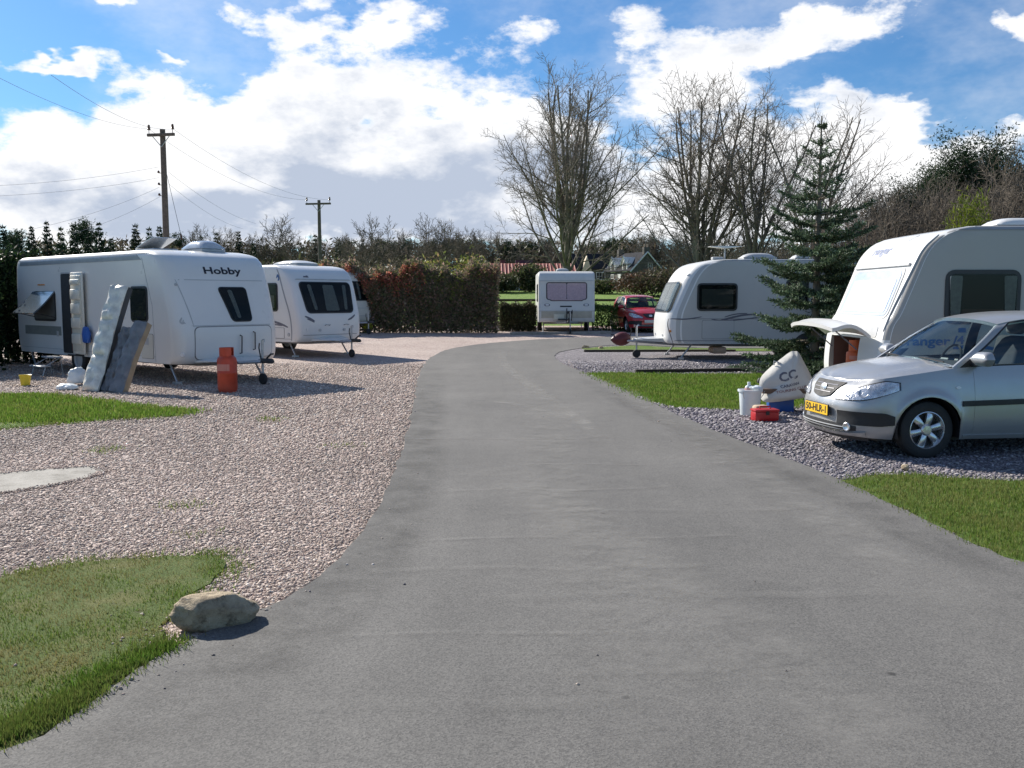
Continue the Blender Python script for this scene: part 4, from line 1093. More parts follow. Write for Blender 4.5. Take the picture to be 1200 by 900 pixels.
class Car:
    """local frame: x runs from the nose to the tail, y is the side, z is up"""
    def __init__(s, label, loc, rz, paint, plate=None, plate_m=YELLOWP, group='cars parked beside the caravans'):
        s.root = empty('car', (loc[0], loc[1], gz(loc[1])), rz, label, 'car', group); s.paint = paint
        half = [(0, 0), (.012, .2), (.045, .4), (.115, .56), (.235, .69), (.42, .775), (.75, .822), (1.2, .838), (2.0, .845), (2.8, .84), (3.3, .815), (3.65, .76), (3.86, .64), (3.95, .42), (3.985, .2), (3.99, 0)]
        c = crom([(x, y, 0) for x, y in half], 24)
        d = [0.0]
        for a, b_ in zip(c, c[1:]): d.append(d[-1] + (b_ - a).length)
        s.c, s.d = c, d; s.len = d[-1]
        s.zt_ = smooth_tab([(0, .775), (.2, .80), (.45, .845), (.8, .895), (1.1, .935), (1.5, .95), (2.2, .965), (3.0, .99), (3.5, 1.01), (4, 1.0)])
        s.build(plate, plate_m)
    def plan(s, t):
        t = max(0, min(s.len, t)); i = int(np.searchsorted(s.d, t)); i = max(1, min(len(s.d) - 1, i))
        k = (t - s.d[i - 1]) / (s.d[i] - s.d[i - 1] + 1e-9); p = s.c[i - 1].lerp(s.c[i], k)
        e = s.c[min(i + 4, len(s.c) - 1)] - s.c[max(i - 5, 0)]; return p, Vector((-e.y, e.x, 0)).normalized()
    def tx(s, x, hi=False):
        """perimeter length at which the plan reaches x"""
        for i, p in enumerate(s.c):
            if p.x >= x: return s.d[i]
        return s.len
    FI = [(.18, .10), (.24, .03), (.30, 0), (.42, .01), (.5, .0), (.56, .015), (.64, .05), (.70, .085), (.76, .15), (.80, .22), (1.1, .5)]
    SI = [(.18, .07), (.26, .035), (.35, .012), (.48, .0), (.60, .0), (.70, .012), (.80, .028), (.88, .05), (.95, .075), (1.05, .11)]
    RI = [(.18, .10), (.3, .03), (.45, 0), (.6, .0), (.8, .05), (1.0, .10)]
    def S(s, t, z, off=0.0, sd_=1):
        p, nv = s.plan(t); fx = max(0, -nv.x) ** 1.5; rx = max(0, nv.x) ** 1.5
        ins = interp(s.FI, z) * fx + interp(s.RI, z) * rx + interp(s.SI, z) * max(0, 1 - fx - rx)
        # flared wheel arches
        if nv.y > .6:
            for xw in (.80, 3.30):
                r_ = math.hypot(p.x - xw, z - .30)
                ins -= .022 * math.exp(-((r_ - .36) / .05) ** 2)
        q_ = p - nv * (ins - off)
        return (q_.x, sd_ * max(q_.y, 0 if t in (0, s.len) else 0), z)
    def zb(s, x, y):
        z = .20 + .05 * max(0, (x - 3.4)) + .03 * max(0, .4 - x)
        if abs(y) > .55:
            for xw in (.80, 3.30):
                if abs(x - xw) < .345: z = max(z, .30 + math.sqrt(.345 ** 2 - (x - xw) ** 2))
        return z
    def patch(s, t0, t1, zlo, zhi, off, name, m, parent=None, sd_=1, n=14, k=8, back=-.01, sm=40):
        """patch over the skin from perimeter t0 to t1 between two height functions"""
        fl = zlo if callable(zlo) else (lambda u: zlo); fh = zhi if callable(zhi) else (lambda u: zhi); A, B = [], []
        for i in range(n + 1):
            u = i / n; t = t0 + (t1 - t0) * u; a, c_ = fl(u), fh(u)
            A.append([s.S(t, a + (c_ - a) * j / k, off, sd_) for j in range(k + 1)]); B.append([s.S(t, a + (c_ - a) * j / k, back, sd_) for j in range(k + 1)])
        b = MB(); b.slab(A, B); return b.build(name, m, parent or s.root, sm)
    def cpatch(s, w0, zlo, zhi, off, name, m, parent=None, n=16, k=5, back=-.01, w1=None):
        """patch across the nose, from -w to w of perimeter; w1 is the half width at the top"""
        A, B = [], []
        w1 = w0 if w1 is None else w1
        for j in range(k + 1):
            v = j / k; w_ = w0 + (w1 - w0) * v; ra_, rb_ = [], []
            for i in range(n + 1):
                u = -1 + 2 * i / n; t = abs(u) * w_; a = zlo(u) if callable(zlo) else zlo; c_ = zhi(u) if callable(zhi) else zhi
                z = a + (c_ - a) * v; sd_ = 1 if u >= 0 else -1
                ra_.append(s.S(t, z, off, sd_)); rb_.append(s.S(t, z, back, sd_))
            A.append(ra_); B.append(rb_)
        b = MB(); b.slab(A, B); return b.build(name, m, parent or s.root, 40)
    def build(s, plate, plate_m):
        ts = sorted(set(list(np.linspace(0, s.len, 90)) + [s.tx(xw + k * .345) + e for xw in (.8, 3.3) for k in (-1, -.97, -.9, -.8, -.6, -.4, -.2, 0, .2, .4, .6, .8, .9, .97, 1) for e in (0,)] + [s.tx(xw + k * .346) + k * .004 for xw in (.8, 3.3) for k in (-1, 1)]))
        zt = lambda x: interp(s.zt_, x)
        b = MB(); s.top = {}
        for sd_ in (1, -1):
            P_ = []
            for t in ts:
                p, nv = s.plan(t); z0, z1 = s.zb(p.x, p.y), zt(p.x)
                P_.append([s.S(t, z0 + (z1 - z0) * v, 0, sd_) for v in np.linspace(0, 1, 15)])
            b.grid(P_); s.top[sd_] = [r_[-1] for r_ in P_]
        body = b.build('body', s.paint, s.root, 60)
        bm = bmesh.new(); bm.from_mesh(body.data); bmesh.ops.remove_doubles(bm, verts=bm.verts, dist=.002); bmesh.ops.recalc_face_normals(bm, faces=bm.faces); bm.to_mesh(body.data); bm.free()
        # hood
        tl = [p for p in s.top[1] if p[0] <= 1.17]; P_ = []
        for p in tl:
            row = []
            for u in np.linspace(-1, 1, 17):
                xx = p[0] - (0 if p[0] > 1.12 else 0) ; cr = (1 - abs(u) ** 2.4) * (.075 * min(1, (p[0] - tl[0][0]) / .45 + .12)); cr -= .012 * math.exp(-((abs(u) - .62) / .09) ** 2)
                row.append((xx - (.16 * (1 - u * u) if p[0] > 1.1 else 0) * (p[0] - 1.1) / .07, p[1] * u, p[2] + cr))
            P_.append(row)
        B = [[(x, y, z - .02) for x, y, z in r_] for r_ in P_]
        b = MB(); b.slab(P_, B); hood = b.build('bonnet', s.paint, s.root, 60)
        # cabin
        belt = lambda x: next((p for p in s.top[1] if p[0] >= x), s.top[1][-1])
        rz_ = smooth_tab([(1.68, 1.375), (1.9, 1.425), (2.3, 1.455), (2.8, 1.445), (3.3, 1.405), (3.62, 1.35)])
        rw = smooth_tab([(1.68, .565), (2.0, .595), (2.6, .60), (3.3, .57), (3.62, .53)])
        b = MB(); P_ = []
        for x in np.linspace(1.68, 3.62, 22):
            z, w_ = interp(rz_, x), interp(rw, x)
            P_.append([(x - .10 * (1 - u * u) * max(0, (2.3 - x) / .62), w_ * u, z + .055 * (1 - abs(u) ** 2.6)) for u in np.linspace(-1, 1, 17)])
        B = [[(x, y, z - .035) for x, y, z in r_] for r_ in P_]
        b.slab(P_, B); roof = b.build('roof', s.paint, s.root, 60)
        s.P_roof = P_
        Arow = P_[0]; base = [(.98 + .17 * abs(u) ** 2, .735 * u, .945 + .03 * (1 - u * u)) for u in np.linspace(-1, 1, 17)]
        G_ = []
        for k in range(9):
            v = k / 8; bul = .035 * math.sin(math.pi * v)
            G_.append([(a[0] + (c_[0] - a[0]) * v - bul, a[1] + (c_[1] - a[1]) * v, a[2] + (c_[2] - a[2]) * v + bul * .5) for a, c_ in zip(base, Arow)])
        b = MB(); b.grid(G_); ws = b.build('windscreen', CLEARG, s.root, 60)
        b = MB(); b.tube([(p[0] + .008, p[1] * 1.005, p[2] - .004) for p in base], .012, 5); b.build('windscreen_seal', BLACKP, s.root, 60)
        # rear glass and tail
        tail = [(3.93 - .10 * abs(u) ** 2, .70 * u, 1.0) for u in np.linspace(-1, 1, 17)]
        b = MB(); b.grid([[tuple(np.array(a) + (np.array(c_) - np.array(a)) * v) for a, c_ in zip(P_[-1], tail)] for v in np.linspace(0, 1, 6)]); b.build('rear_window', CLEARG, s.root, 60)
        # cabin sides: pillars and door glass between belt and roof edge
        def edge(x): return (x, interp(rw, x), interp(rz_, x) - .004)
        for sd_ in (1, -1):
            def cs_(xb, xr_, k, o=0.0):
                bp = belt(xb); a = Vector((xb, bp[1] - .012, bp[2])); c_ = Vector(edge(xr_)); q_ = a.lerp(c_, k); bul = .03 * math.sin(math.pi * k)
                return (q_.x, sd_ * (q_.y + bul + o), q_.z)
            def strip(b0, r0, b1, r1, name, m, o=0.0, k0=0, k1=1, th=.03):
                A = [[cs_(b0 + (b1 - b0) * u, r0 + (r1 - r0) * u, k0 + (k1 - k0) * v / 8, o) for u in np.linspace(0, 1, 9)] for v in range(9)]
                b = MB()
                if th: b.slab(A, [[(x, y - sd_ * th, z) for x, y, z in r_] for r_ in A])
                else: b.grid(A)
                return b.build(name, m, s.root, 60)
            strip(1.06, 1.69, 1.15, 1.80, 'pillar', s.paint)
            strip(1.155, 1.805, 1.20, 1.83, 'window_seal', BLACKP, -.004)
            strip(1.20, 1.83, 2.18, 2.22, 'door_glass', CLEARG, -.012, .03, .965, 0)
            strip(2.18, 2.22, 2.32, 2.34, 'pillar', BLACKP, -.002)
            strip(2.32, 2.34, 3.12, 2.98, 'door_glass', CLEARG, -.012, .03, .965, 0)
            strip(3.12, 2.98, 3.62, 3.45, 'pillar', s.paint)
            strip(3.62, 3.45, 3.86, 3.61, 'pillar', s.paint)
            strip(1.20, 1.81, 3.12, 2.98, 'window_frame', BLACKP, .001, .955, 1.0)
            strip(1.18, 1.80, 3.12, 2.98, 'belt_seal', BLACKP, .006, -.015, .03)
            strip(1.155, 1.805, 1.36, 1.84, 'mirror_triangle', BLACKP, .003, 0, .24)
            # mirror
            bp = belt(1.34); Mm = T(1.33, sd_ * (bp[1] + .13), bp[2] + .085, 0, 0, sd_ * R(-8))
            b = MB(); A = [[(.09 * math.cos(a) * (1 - .25 * abs(v)) - .02 * abs(v), v * .115, .075 * math.sin(a) * (1 - abs(v) ** 5)) for v in np.linspace(-1, 1, 11)] for a in np.linspace(math.pi * .5, math.pi * 1.5, 9)]
            A = [[(p[0] * 1.0, p[1], p[2]) for p in r_] for r_ in A]
            B = [[(.02, p[1] * .98, p[2] * .98) for p in r_] for r_ in A]
            b.slab(A, B, Mm); mr = b.build('door_mirror', s.paint, s.root, 50)
            b = MB(); b.rbox((0, -sd_ * .12, -.06), (.08, .12, .035), .012, Mm); b.rbox((.025, 0, 0), (.012, .19, .12), .005, Mm); b.build('mirror_arm', BLACKP, mr, 40)
            # wheels
            for xw in (.80, 3.30):
                b = MB(); M = T(xw, sd_ * .70, .300, math.pi / 2)
                prof = [(.185, -.085), (.20, -.093), (.265, -.093), (.288, -.078), (.298, -.045), (.299, 0), (.298, .045), (.288, .078), (.265, .093), (.20, .093), (.185, .085)]
                b.lathe(prof, 36, M, False)
                w_ = b.build('wheel', RUBBER, s.root, 35)
                Mo = T(xw, sd_ * .70, .300, 0, 0, 0 if sd_ > 0 else math.pi) @ Matrix.Rotation(-math.pi / 2, 4, 'X')   # local z outwards
                b = MB(); b.lathe([(.196, -.08), (.192, .06), (.197, .088), (.186, .092), (.176, .075), (.172, -.06), (.02, -.07)], 36, Mo, False)
                for k in range(6):
                    a = 2 * math.pi * k / 6 + .25; Mr = Mo @ Matrix.Rotation(a, 4, 'Z')
                    A = [[(.035 + .145 * u, wv_ * (.026 + .012 * u), .070 + .014 * math.sin(math.pi * u) - .012 * abs(wv_) ** 2) for wv_ in (-1, -.4, .4, 1)] for u in np.linspace(0, 1, 5)]
                    b.slab(A, [[(x, y, z - .03) for x, y, z in r_] for r_ in A], Mr)
                b.lathe([(.062, .04), (.060, .076), (.045, .088), (0, .09)], 18, Mo)
                b.build('rim', RIMM, w_, 35)
                b = MB(); b.lathe([(0, -.01), (.17, -.01), (.17, .005), (0, .005)], 24, Mo); b.build('brake_disc', DARKMET, w_, 35)
                # wheel well
                A = [[(xw + .345 * math.cos(a), sd_ * y, .30 + .345 * math.sin(a)) for y in (.815, .46)] for a in np.linspace(-.25, math.pi + .25, 15)]
                b = MB(); b.grid(A); b.add([(xw + .36 * math.cos(a), sd_ * .46, .30 + .36 * math.sin(a)) for a in np.linspace(-.25, math.pi + .25, 15)], [tuple(range(15))]); b.build('wheel_well', BLACKP, s.root, 35)
            # moulding, seams, headlamp, bumper insert
            t_ = s.tx; sm_ = lambda u, e=.08: min(1, u / e, (1 - u) / e) ** .5 if 0 < u < 1 else 0
            s.patch(t_(1.14), t_(2.90), lambda u: .545 + .04 * u, lambda u: .60 + .04 * u, .016, 'door_moulding', BLACKP, None, sd_, 30, 3)
            s.patch(t_(1.255), t_(1.262), .22, lambda u: .93, .002, 'door_seam', SEAM, None, sd_, 1, 14)
            s.patch(t_(2.20), t_(2.207), .22, lambda u: .96, .002, 'door_seam', SEAM, None, sd_, 1, 14)
            s.patch(t_(1.155), t_(2.95), .225, .245, .012, 'sill_trim', s.paint, None, sd_, 20, 2)
            s.patch(t_(1.10) - .03, t_(1.10) + .03, lambda u: .735 - .012 * sm_(u, .5), lambda u: .735 + .018 * sm_(u, .5), .008, 'side_repeater', LENS if 0 else LAMPW, None, sd_, 8, 3)
            s.patch(t_(2.0), t_(2.14), .82, .85, .03, 'door_handle', s.paint, None, sd_, 8, 3)
            h0, h1 = .30, t_(.49)
            lo = lambda u: .575 + .03 * u + .155 * max(0, u - .45) ** 1.4 * 1.6; hi = lambda u: .60 + .235 * (u ** .62) - .045 * max(0, u - .8) / .2
            hl = s.patch(h0, h1, lo, lambda u: max(lo(u) + .004, hi(u)), .004, 'headlamp', BLACKP, None, sd_, 22, 8)
            lo2 = lambda u: lo(.04 + .92 * u) + .010; hi2 = lambda u: max(lo2(u) + .002, hi(.04 + .92 * u) - .010)
            s.patch(h0 + .02, h1 - .02, lo2, hi2, .010, 'headlamp_reflector', LAMPC, hl, sd_, 20, 8)
            for tt, zz, rr_ in ((.50, .638, .036), (.66, .668, .052)):
                p = Vector(s.S(tt, zz, .004, sd_)); nv = s.plan(tt)[1]; nv = Vector((nv.x, nv.y * sd_, .55)).normalized()
                b = MB(); b.lathe([(rr_, 0), (rr_, .008), (rr_ * .8, .004), (rr_ * .3, .001), (0, .010)], 16, Matrix.Translation(p) @ nv.to_track_quat('Z', 'Y').to_matrix().to_4x4()); b.build('headlamp_bowl', CHROME, hl, 35)
            s.patch(h0 + .012, h1 - .012, lo2, hi2, .028, 'headlamp_glass', LENS, hl, sd_, 20, 6, back=.024)
            s.patch(.36, t_(.44), lambda u: .335 - .0 * u + .02 * max(0, u - .8) / .2, lambda u: .475 - .03 * max(0, u - .85) / .15, .008, 'bumper_insert', BLACKP, None, sd_, 16, 5)
            p = Vector(s.S(.50, .31, .004, sd_)); nv = s.plan(.50)[1]; nv = Vector((nv.x, nv.y * sd_, 0)).normalized()
            b = MB(); b.lathe([(.046, -.02), (.046, .006), (.038, .012), (.02, .004), (0, .002)], 16, Matrix.Translation(p) @ nv.to_track_quat('Z', 'Y').to_matrix().to_4x4()); b.build('fog_lamp', CHROME, s.root, 35)
            s.patch(s.len - .75, s.len - .42, lambda u: .72, lambda u: .99, .012, 'tail_lamp', REDL, None, sd_, 8, 6)
        # nose
        s.cpatch(.60, lambda u: .245 + .03 * abs(u) ** 3, lambda u: .345 - .02 * abs(u) ** 2, .006, 'lower_grille', BLACKP)
        for z in (.275, .305): s.cpatch(.46, z - .004, z + .004, .016, 'grille_bar', LGREY)
        s.cpatch(.70, lambda u: .205 + .03 * abs(u) ** 4, lambda u: .24 + .03 * abs(u) ** 4, .022, 'bumper_lip', s.paint)
        s.cpatch(.72, .165, .205, -.012, 'air_dam', BLACKP, back=-.06)
        gr = s.cpatch(.19, lambda u: .585 + .03 * abs(u) ** 2, .755, .013, 'grille', DARKIN, w1=.33)
        for z in (.645, .685, .722): s.cpatch(.15 + (z - .6) * .75, z - .004, z + .004, .019, 'grille_bar', GREYP, gr)
        p = Vector(s.S(0, .68, .012)); b = MB(); b.lathe([(.045, 0), (.045, .008), (.036, .012), (0, .015)], 24, Matrix.Translation(p) @ T(0, 0, 0, 0, R(-75), 0, (1, 1.5, 1)) ); b.build('badge', CHROME, gr, 40)
        if plate:
            pl = MB().rbox((-.012, 0, .455), (.014, .53, .125), .004).build('number_plate', BLACKP, s.root, 30)
            MB().box((-.021, 0, .455), (.004, .515, .108)).build('plate_face', plate_m, pl)
            cu = bpy.data.curves.new('plate', 'FONT'); cu.body = plate; cu.size = .105; cu.align_x = 'CENTER'; cu.align_y = 'CENTER'; cu.extrude = .0006; cu.resolution_u = 2; cu.offset = .0025
            to = bpy.data.objects.new('t', cu); C.objects.link(to); me = bpy.data.meshes.new_from_object(to.evaluated_get(bpy.context.evaluated_depsgraph_get())); bpy.data.objects.remove(to)
            xs_ = [v.co.x for v in me.vertices]; k = .46 / (max(xs_) - min(xs_))
            for v in me.vertices: v.co = (-.0245 - v.co.z, -v.co.x * k, .455 + v.co.y)
            link('lettering', me, BLACKPR, pl)
        else:
            MB().rbox((-.012, 0, .455), (.014, .52, .11), .004).build('number_plate', mat('pale_plate', (.6, .6, .55), .4), s.root, 30)
        # wipers, cowl, interior
        b = MB()
        for y0, y1 in ((-.62, -.05), (-.02, .60)):
            b.tube([(1.02 + .10 * y0 * y0, y0, .985), (1.02 + .1 * ((y0 + y1) / 2) ** 2, (y0 + y1) / 2 - .03, 1.01), (1.05 + .1 * y1 * y1, y1 - .06, 1.01)], .010, 5)
        b.build('wiper', BLACKP, s.root, 40)
        b = MB(); b.grid([[(x + .16 * u * u, .74 * u, z) for u in np.linspace(-1, 1, 9)] for x, z in ((.90, .945), (1.05, .935), (1.30, .965), (1.55, .96), (1.60, .70))]); b.build('dashboard', FABRIC, s.root, 40)
        b = MB(); b.box((2.4, 0, .30), (2.6, 1.40, .06)); b.box((1.62, 0, .5), (.05, 1.4, .5)); b.box((3.75, 0, .6), (.06, 1.3, .6)); b.build('cabin_floor', DARKIN, s.root)
        for y in (-.36, .36):
            b = MB(); b.rbox((2.15, y, .58), (.5, .48, .16), .06); b.rbox((0, 0, .30), (.14, .46, .62), .06, T(2.42, y, .62, 0, R(14)), 3); st = b.build('seat', FABRIC, s.root, 40)
            b = MB(); b.rbox((0, 0, .72), (.10, .26, .18), .045, T(2.42, y, .62, 0, R(14)), 3); b.build('headrest', HEADREST, st, 40)
        b = MB(); b.rbox((3.05, 0, .60), (.5, 1.25, .16), .06); b.rbox((0, 0, .28), (.14, 1.25, .58), .06, T(3.30, 0, .62, 0, R(12)), 3); b.build('rear_seat', FABRIC, s.root, 40)
        b = MB(); b.tube([(1.78 + .06 * math.sin(a), .36 + .18 * math.cos(a), .94 + .17 * math.sin(a)) for a in np.linspace(0, 2 * math.pi, 19)], .014, 6, False); b.tube([(1.78, .20, .94), (1.78, .52, .94)], .02, 6); b.build('steering_wheel', BLACKP, s.root, 40)
        b = MB(); b.rbox((-.02, 0, .03), (.02, .2, .055), .015, T(1.72, 0, 1.36)); b.build('rear_view_mirror', BLACKP, s.root, 40)
        b = MB(); b.box((2.0, 0, .19), (3.3, 1.25, .04)); b.build('underbody', BLACKP, s.root)


# in the car's frame x runs nose to tail: the nose points the other way from rz
Car('silver hatchback with a yellow front number plate parked on the slate gravel at the right', (3.35, 10.02), R(8), SILVERPT, '50-HLR-1')
gc = G(748, 389.5)
Car('dark red hatchback seen from the front beside the small old caravan', (5.45, 36.2), R(97), REDPT, None)

# ------------------------------------------------------------------ things lying about the pitches
def place(name, px, py, rz, label, cat, group=None, dz=0.0):
    g = G(px, py); return empty(name, (g[0], g[1], gz(g[1]) + dz), rz, label, cat, group)


def gas_bottle(loc, m, label, r=.16, h=.78, s=1.0, rz=0.0):
    e = empty('gas_bottle', loc, rz, label, 'gas bottle', 'gas bottles of the caravans')
    b = MB(); k = h - .16
    b.lathe([(r * .90, 0), (r * .90, .035), (r * .96, .04), (r, .09), (r, k * .52), (r * 1.012, k * .525), (r * 1.012, k * .545), (r, k * .55), (r, k * .86), (r * .93, k * .94), (r * .70, k), (r * .3, k * 1.02), (0, k * 1.025)], 28)
    b.build('cylinder', m, e, 35)
    b = MB(); A = []
    for a in np.linspace(R(35), R(325), 17):
        A.append([((r * .74 + o) * math.cos(a), (r * .74 + o) * math.sin(a), z) for o, z in ((0, k * .96), (0, k * .96 + .17))])
    b.slab(A, [[(x * .95, y * .95, z) for x, y, z in r_] for r_ in A]); b.build('collar', m, e, 35)
    b = MB(); b.lathe([(.028, k), (.028, k + .05), (.018, k + .055), (.018, k + .10), (.03, k + .105), (.03, k + .125), (0, k + .13)], 12); b.tube([(0, 0, k + .07), (.08, 0, k + .07)], .014, 8); b.build('valve', BRASS, e, 35)
    b = MB(); A = [[((r * 1.004) * math.cos(a), (r * 1.004) * math.sin(a), z) for z in (k * .60, k * .78)] for a in np.linspace(R(-150), R(-60), 9)]
    b.slab(A, [[(x * .985, y * .985, z) for x, y, z in r_] for r_ in A]); b.build('paper_label', mat('faded_label', (.55, .22, .17), .6), e, 35)
    e.scale = (s, s, s); return e


g = G(267, 459.5)
gas_bottle((g[0], g[1], 0), REDGAS, 'tall red gas bottle standing on the gravel in front of the white caravan', .17, .80)
gl = ra.root.matrix_basis @ Vector((-.15, -.05, .57))
gas_bottle(gl, ORANGE, 'orange gas bottle inside the open locker of the caravan behind the silver car', .135, .47)

# mattresses and cushions leaning on the side of the first caravan
hx, hy = Vector((.758, -.652, 0)), Vector((-.652, -.758, 0))     # along the caravan, and outward from its side
hbp = lambda t, o, z=0: Vector((-6.05, 18.52, 0)) + hx * t - Vector((.652, .758, 0)) * o + Vector((0, 0, z))


def leaning(name, foot, top, wd, th, mf, mb, label, cat, ms=None, seam=9, pf=.02):
    """a padded slab from foot point to top point; face towards the camera, th thick"""
    e = empty(name, foot, 0, label, cat, 'mattresses leaning on the caravan')
    ax = (top - foot); L = ax.length; ax.normalize(); wv_ = Vector((1, -.25, 0)); wv_ = (wv_ - ax * wv_.dot(ax)).normalized(); nv = wv_.cross(ax)
    if nv.y > 0: nv = -nv
    M = Matrix((wv_.to_4d(), nv.to_4d(), ax.to_4d(), (0, 0, 0, 1))).transposed(); M[3][0] = M[3][1] = M[3][2] = 0
    n1, n2 = 7, 40
    r_ = random.Random(len(label))
    ph = [r_.uniform(0, 6) for _ in range(6)]
    def front(u, v):
        puff = pf * abs(math.sin(math.pi * v * seam)) ** .5 * (1 - abs(u) ** 4) + .018 * math.sin(9 * u + ph[0] + 14 * v) * math.sin(31 * v + ph[1]) + .02 * math.sin(5 * u + 23 * v + ph[3])
        return (u * wd / 2 + .012 * math.sin(6 * v + ph[2]), puff - .012 * (abs(u) > .99), v * L)
    A = [[front(u, v) for u in np.linspace(-1, 1, n1)] for v in np.linspace(0, 1, n2)]
    B = [[(x * .99, -th, z) for x, y, z in row] for row in A]
    b = MB(); b.slab(A, [[(x, -.03, z) for x, y, z in row] for row in A], M); b.build('cover', mf, e, 50)
    b = MB(); b.slab([[(x, -.032, z) for x, y, z in row] for row in A], B, M); b.build('side_panel', mb, e, 50)
    if ms:
        b = MB()
        for x in (-wd / 2, wd / 2): b.tube([(x, -.03, v * L) for v in np.linspace(0, 1, 12)], .010, 5, True, M)
        b.build('piping', ms, e)
    return e


def wall_lean(f_px, f_py, t_px, t_py, dy):
    g = G(f_px, f_py); f = Vector((g[0], g[1], .02)); d = ray(t_px, t_py); k = (g[1] + dy) / d.y
    return f, Vector((d.x * k, g[1] + dy, EYE + d.z * k))


f, t = wall_lean(104, 459, 139, 334.5, .75)
leaning('mattress', f, t, .36, .17, PADF, PADD, 'tall silver foil padded mattress, first and longest of those leaning on the caravan', 'mattress', None, 9, .055)
f, t = wall_lean(124, 459, 148, 383, .45)
leaning('mattress', f, t, .20, .10, PADB, PADD, 'slim dark grey cushion leaning between the silver mattress and the tan edged one', 'cushion', GREYP, 3, .012)
f, t = wall_lean(134, 460.5, 164, 376, .50)
leaning('mattress', f, t, .27, .16, PADB, PADT, 'bluish grey mattress with a tan side, nearest the gas bottle', 'mattress', None, 4, .02)


def cloth(name, loc, size, m, label, cat, seed, rz=0.0):
    bm = bmesh.new(); bmesh.ops.create_icosphere(bm, subdivisions=4, radius=1)
    from mathutils import noise as nz
    for v in bm.verts:
        p = v.co; k = 1 + .22 * nz.fractal(p * 1.6 + Vector((seed, 0, 0)), 1, 2, 3) + .05 * nz.noise(p * 6)
        v.co = Vector((p.x * size[0] * k, p.y * size[1] * k, max(-.5, p.z) * size[2] * k * (1.15 if p.z > 0 else 1)))
    me = bpy.data.meshes.new(name); bm.to_mesh(me); bm.free(); o = link(name, me, m, None, 80); o.location = loc; o.rotation_euler = (0, 0, rz)
    return tag(o, label, cat)


g = G(86, 452); cloth('carrier_bag', (g[0], g[1] + .16, .13), (.19, .15, .17), WHITEPL, 'crumpled white carrier bag on the ground beside the silver mattress', 'bag', 3)
g = G(79, 457); cloth('folded_cloth', (g[0], g[1], .045), (.20, .12, .06), WHITEPL, 'small white folded cloth lying flat at the foot of the mattress', 'cloth', 8)
g = G(30, 452)
e = empty('bucket', (g[0], g[1], 0), 0, 'small yellow bucket in the shade under the back of the caravan', 'bucket')
b = MB(); b.lathe([(.075, 0), (.105, .20), (.112, .205), (.10, .20), (.07, .01), (0, .01)], 18); b.build('pail', YELLOWPL, e, 35)
b = MB(); b.tube([(.105 * math.cos(a), 0, .19 - .06 * math.sin(a)) for a in np.linspace(0, math.pi, 9)], .004, 5); b.build('handle', GALV, e)
p = hbp(-3.80, 1.62)
e = empty('entrance_step', (p.x, p.y, 0), TH, 'grey metal two tread step standing below the open caravan door', 'step')
for x in (-.28, .28):
    b = MB(); b.tube([(x, -.22, 0), (x, -.16, .2), (x, .16, .38), (x, .2, 0)], .014, 6); b.build('leg', GALV, e)
for y, z in ((-.16, .2), (.10, .38)): MB().rbox((0, y, z), (.58, .22, .03), .01).build('tread', LGREY, e)
p = hbp(-2.72, 1.25, .82); o = cloth('waterproof_jacket', p, (.14, .07, .20), BLUEPL, 'blue jacket hanging on the caravan side behind the silver mattress', 'jacket', 21, TH)

# white cover over the drawbar of the right hand caravan, with club emblem and lettering
q0 = ra.root.matrix_basis
e = empty('drawbar_cover', q0 @ Vector((1.0, 0, 0)), R(180), 'white fabric hitch cover with black emblem draped over the drawbar beyond the silver car', 'cover')
Yd = q0.translation.y - 0.0
pts_ = [at(889, 462, 13.25), at(893, 440, 13.3), at(922, 415, 13.42), at(931, 411.5, 13.45), at(938, 416, 13.42), at(953, 448, 13.3), at(950, 463, 13.2), at(930, 468, 13.1), at(898, 471.5, 13.1)]
from mathutils import noise as nz
inv = e.matrix_basis.inverted()
outl = crom(pts_ + [pts_[0]], 6)[:-1]; cen = sum(outl, Vector()) / len(outl); A, B = [], []
for i, k in enumerate(np.linspace(0, 1, 9)):
    ra_, rb_ = [], []
    for p in outl:
        q_ = cen.lerp(p, k); bul = .20 * math.sqrt(max(0, 1 - k ** 2.5)); w1 = .035 * nz.noise(q_ * 5) + .012 * nz.noise(q_ * 14)
        ra_.append(tuple(inv @ (q_ + Vector((0, -bul * .75 + w1, 0)))) ); rb_.append(tuple(inv @ (q_ + Vector((0, bul + w1, 0)))))
    A.append(ra_ + [ra_[0]]); B.append(rb_ + [rb_[0]])
b = MB(); b.grid(A); b.grid(B); o_ = b.build('fabric', COVERF, e, 80)


def decal_text(txt, size, px, py, m, rot, yoff, sx=1.0, par=None, mi=None):
    cu = bpy.data.curves.new('t', 'FONT'); cu.body = txt; cu.size = size; cu.align_x = 'CENTER'; cu.align_y = 'CENTER'; cu.resolution_u = 2; cu.offset = size * .03
    to = bpy.data.objects.new('t', cu); C.objects.link(to); me = bpy.data.meshes.new_from_object(to.evaluated_get(bpy.context.evaluated_depsgraph_get())); bpy.data.objects.remove(to)
    o3 = at(px, py, 13.3)
    k_ = len(me.vertices)
    bm = bmesh.new(); bm.from_mesh(me); bmesh.ops.triangulate(bm, faces=bm.faces[:])
    dep = bpy.context.evaluated_depsgraph_get(); dep.update()
    for v in bm.verts:
        x, z = v.co.x * sx * math.cos(rot) - v.co.y * math.sin(rot), v.co.x * sx * math.sin(rot) + v.co.y * math.cos(rot)
        w_ = inv @ (o3 + Vector((x, -3, z)))
        hit, loc, nrm, _ = o_.ray_cast(w_, Vector((0, -1, 0)) if False else (inv.to_3x3() @ Vector((0, 1, 0))).normalized())
        v.co = (loc + nrm * .004) if hit else w_
    bm.to_mesh(me); bm.free(); return link('lettering', me, m, e)


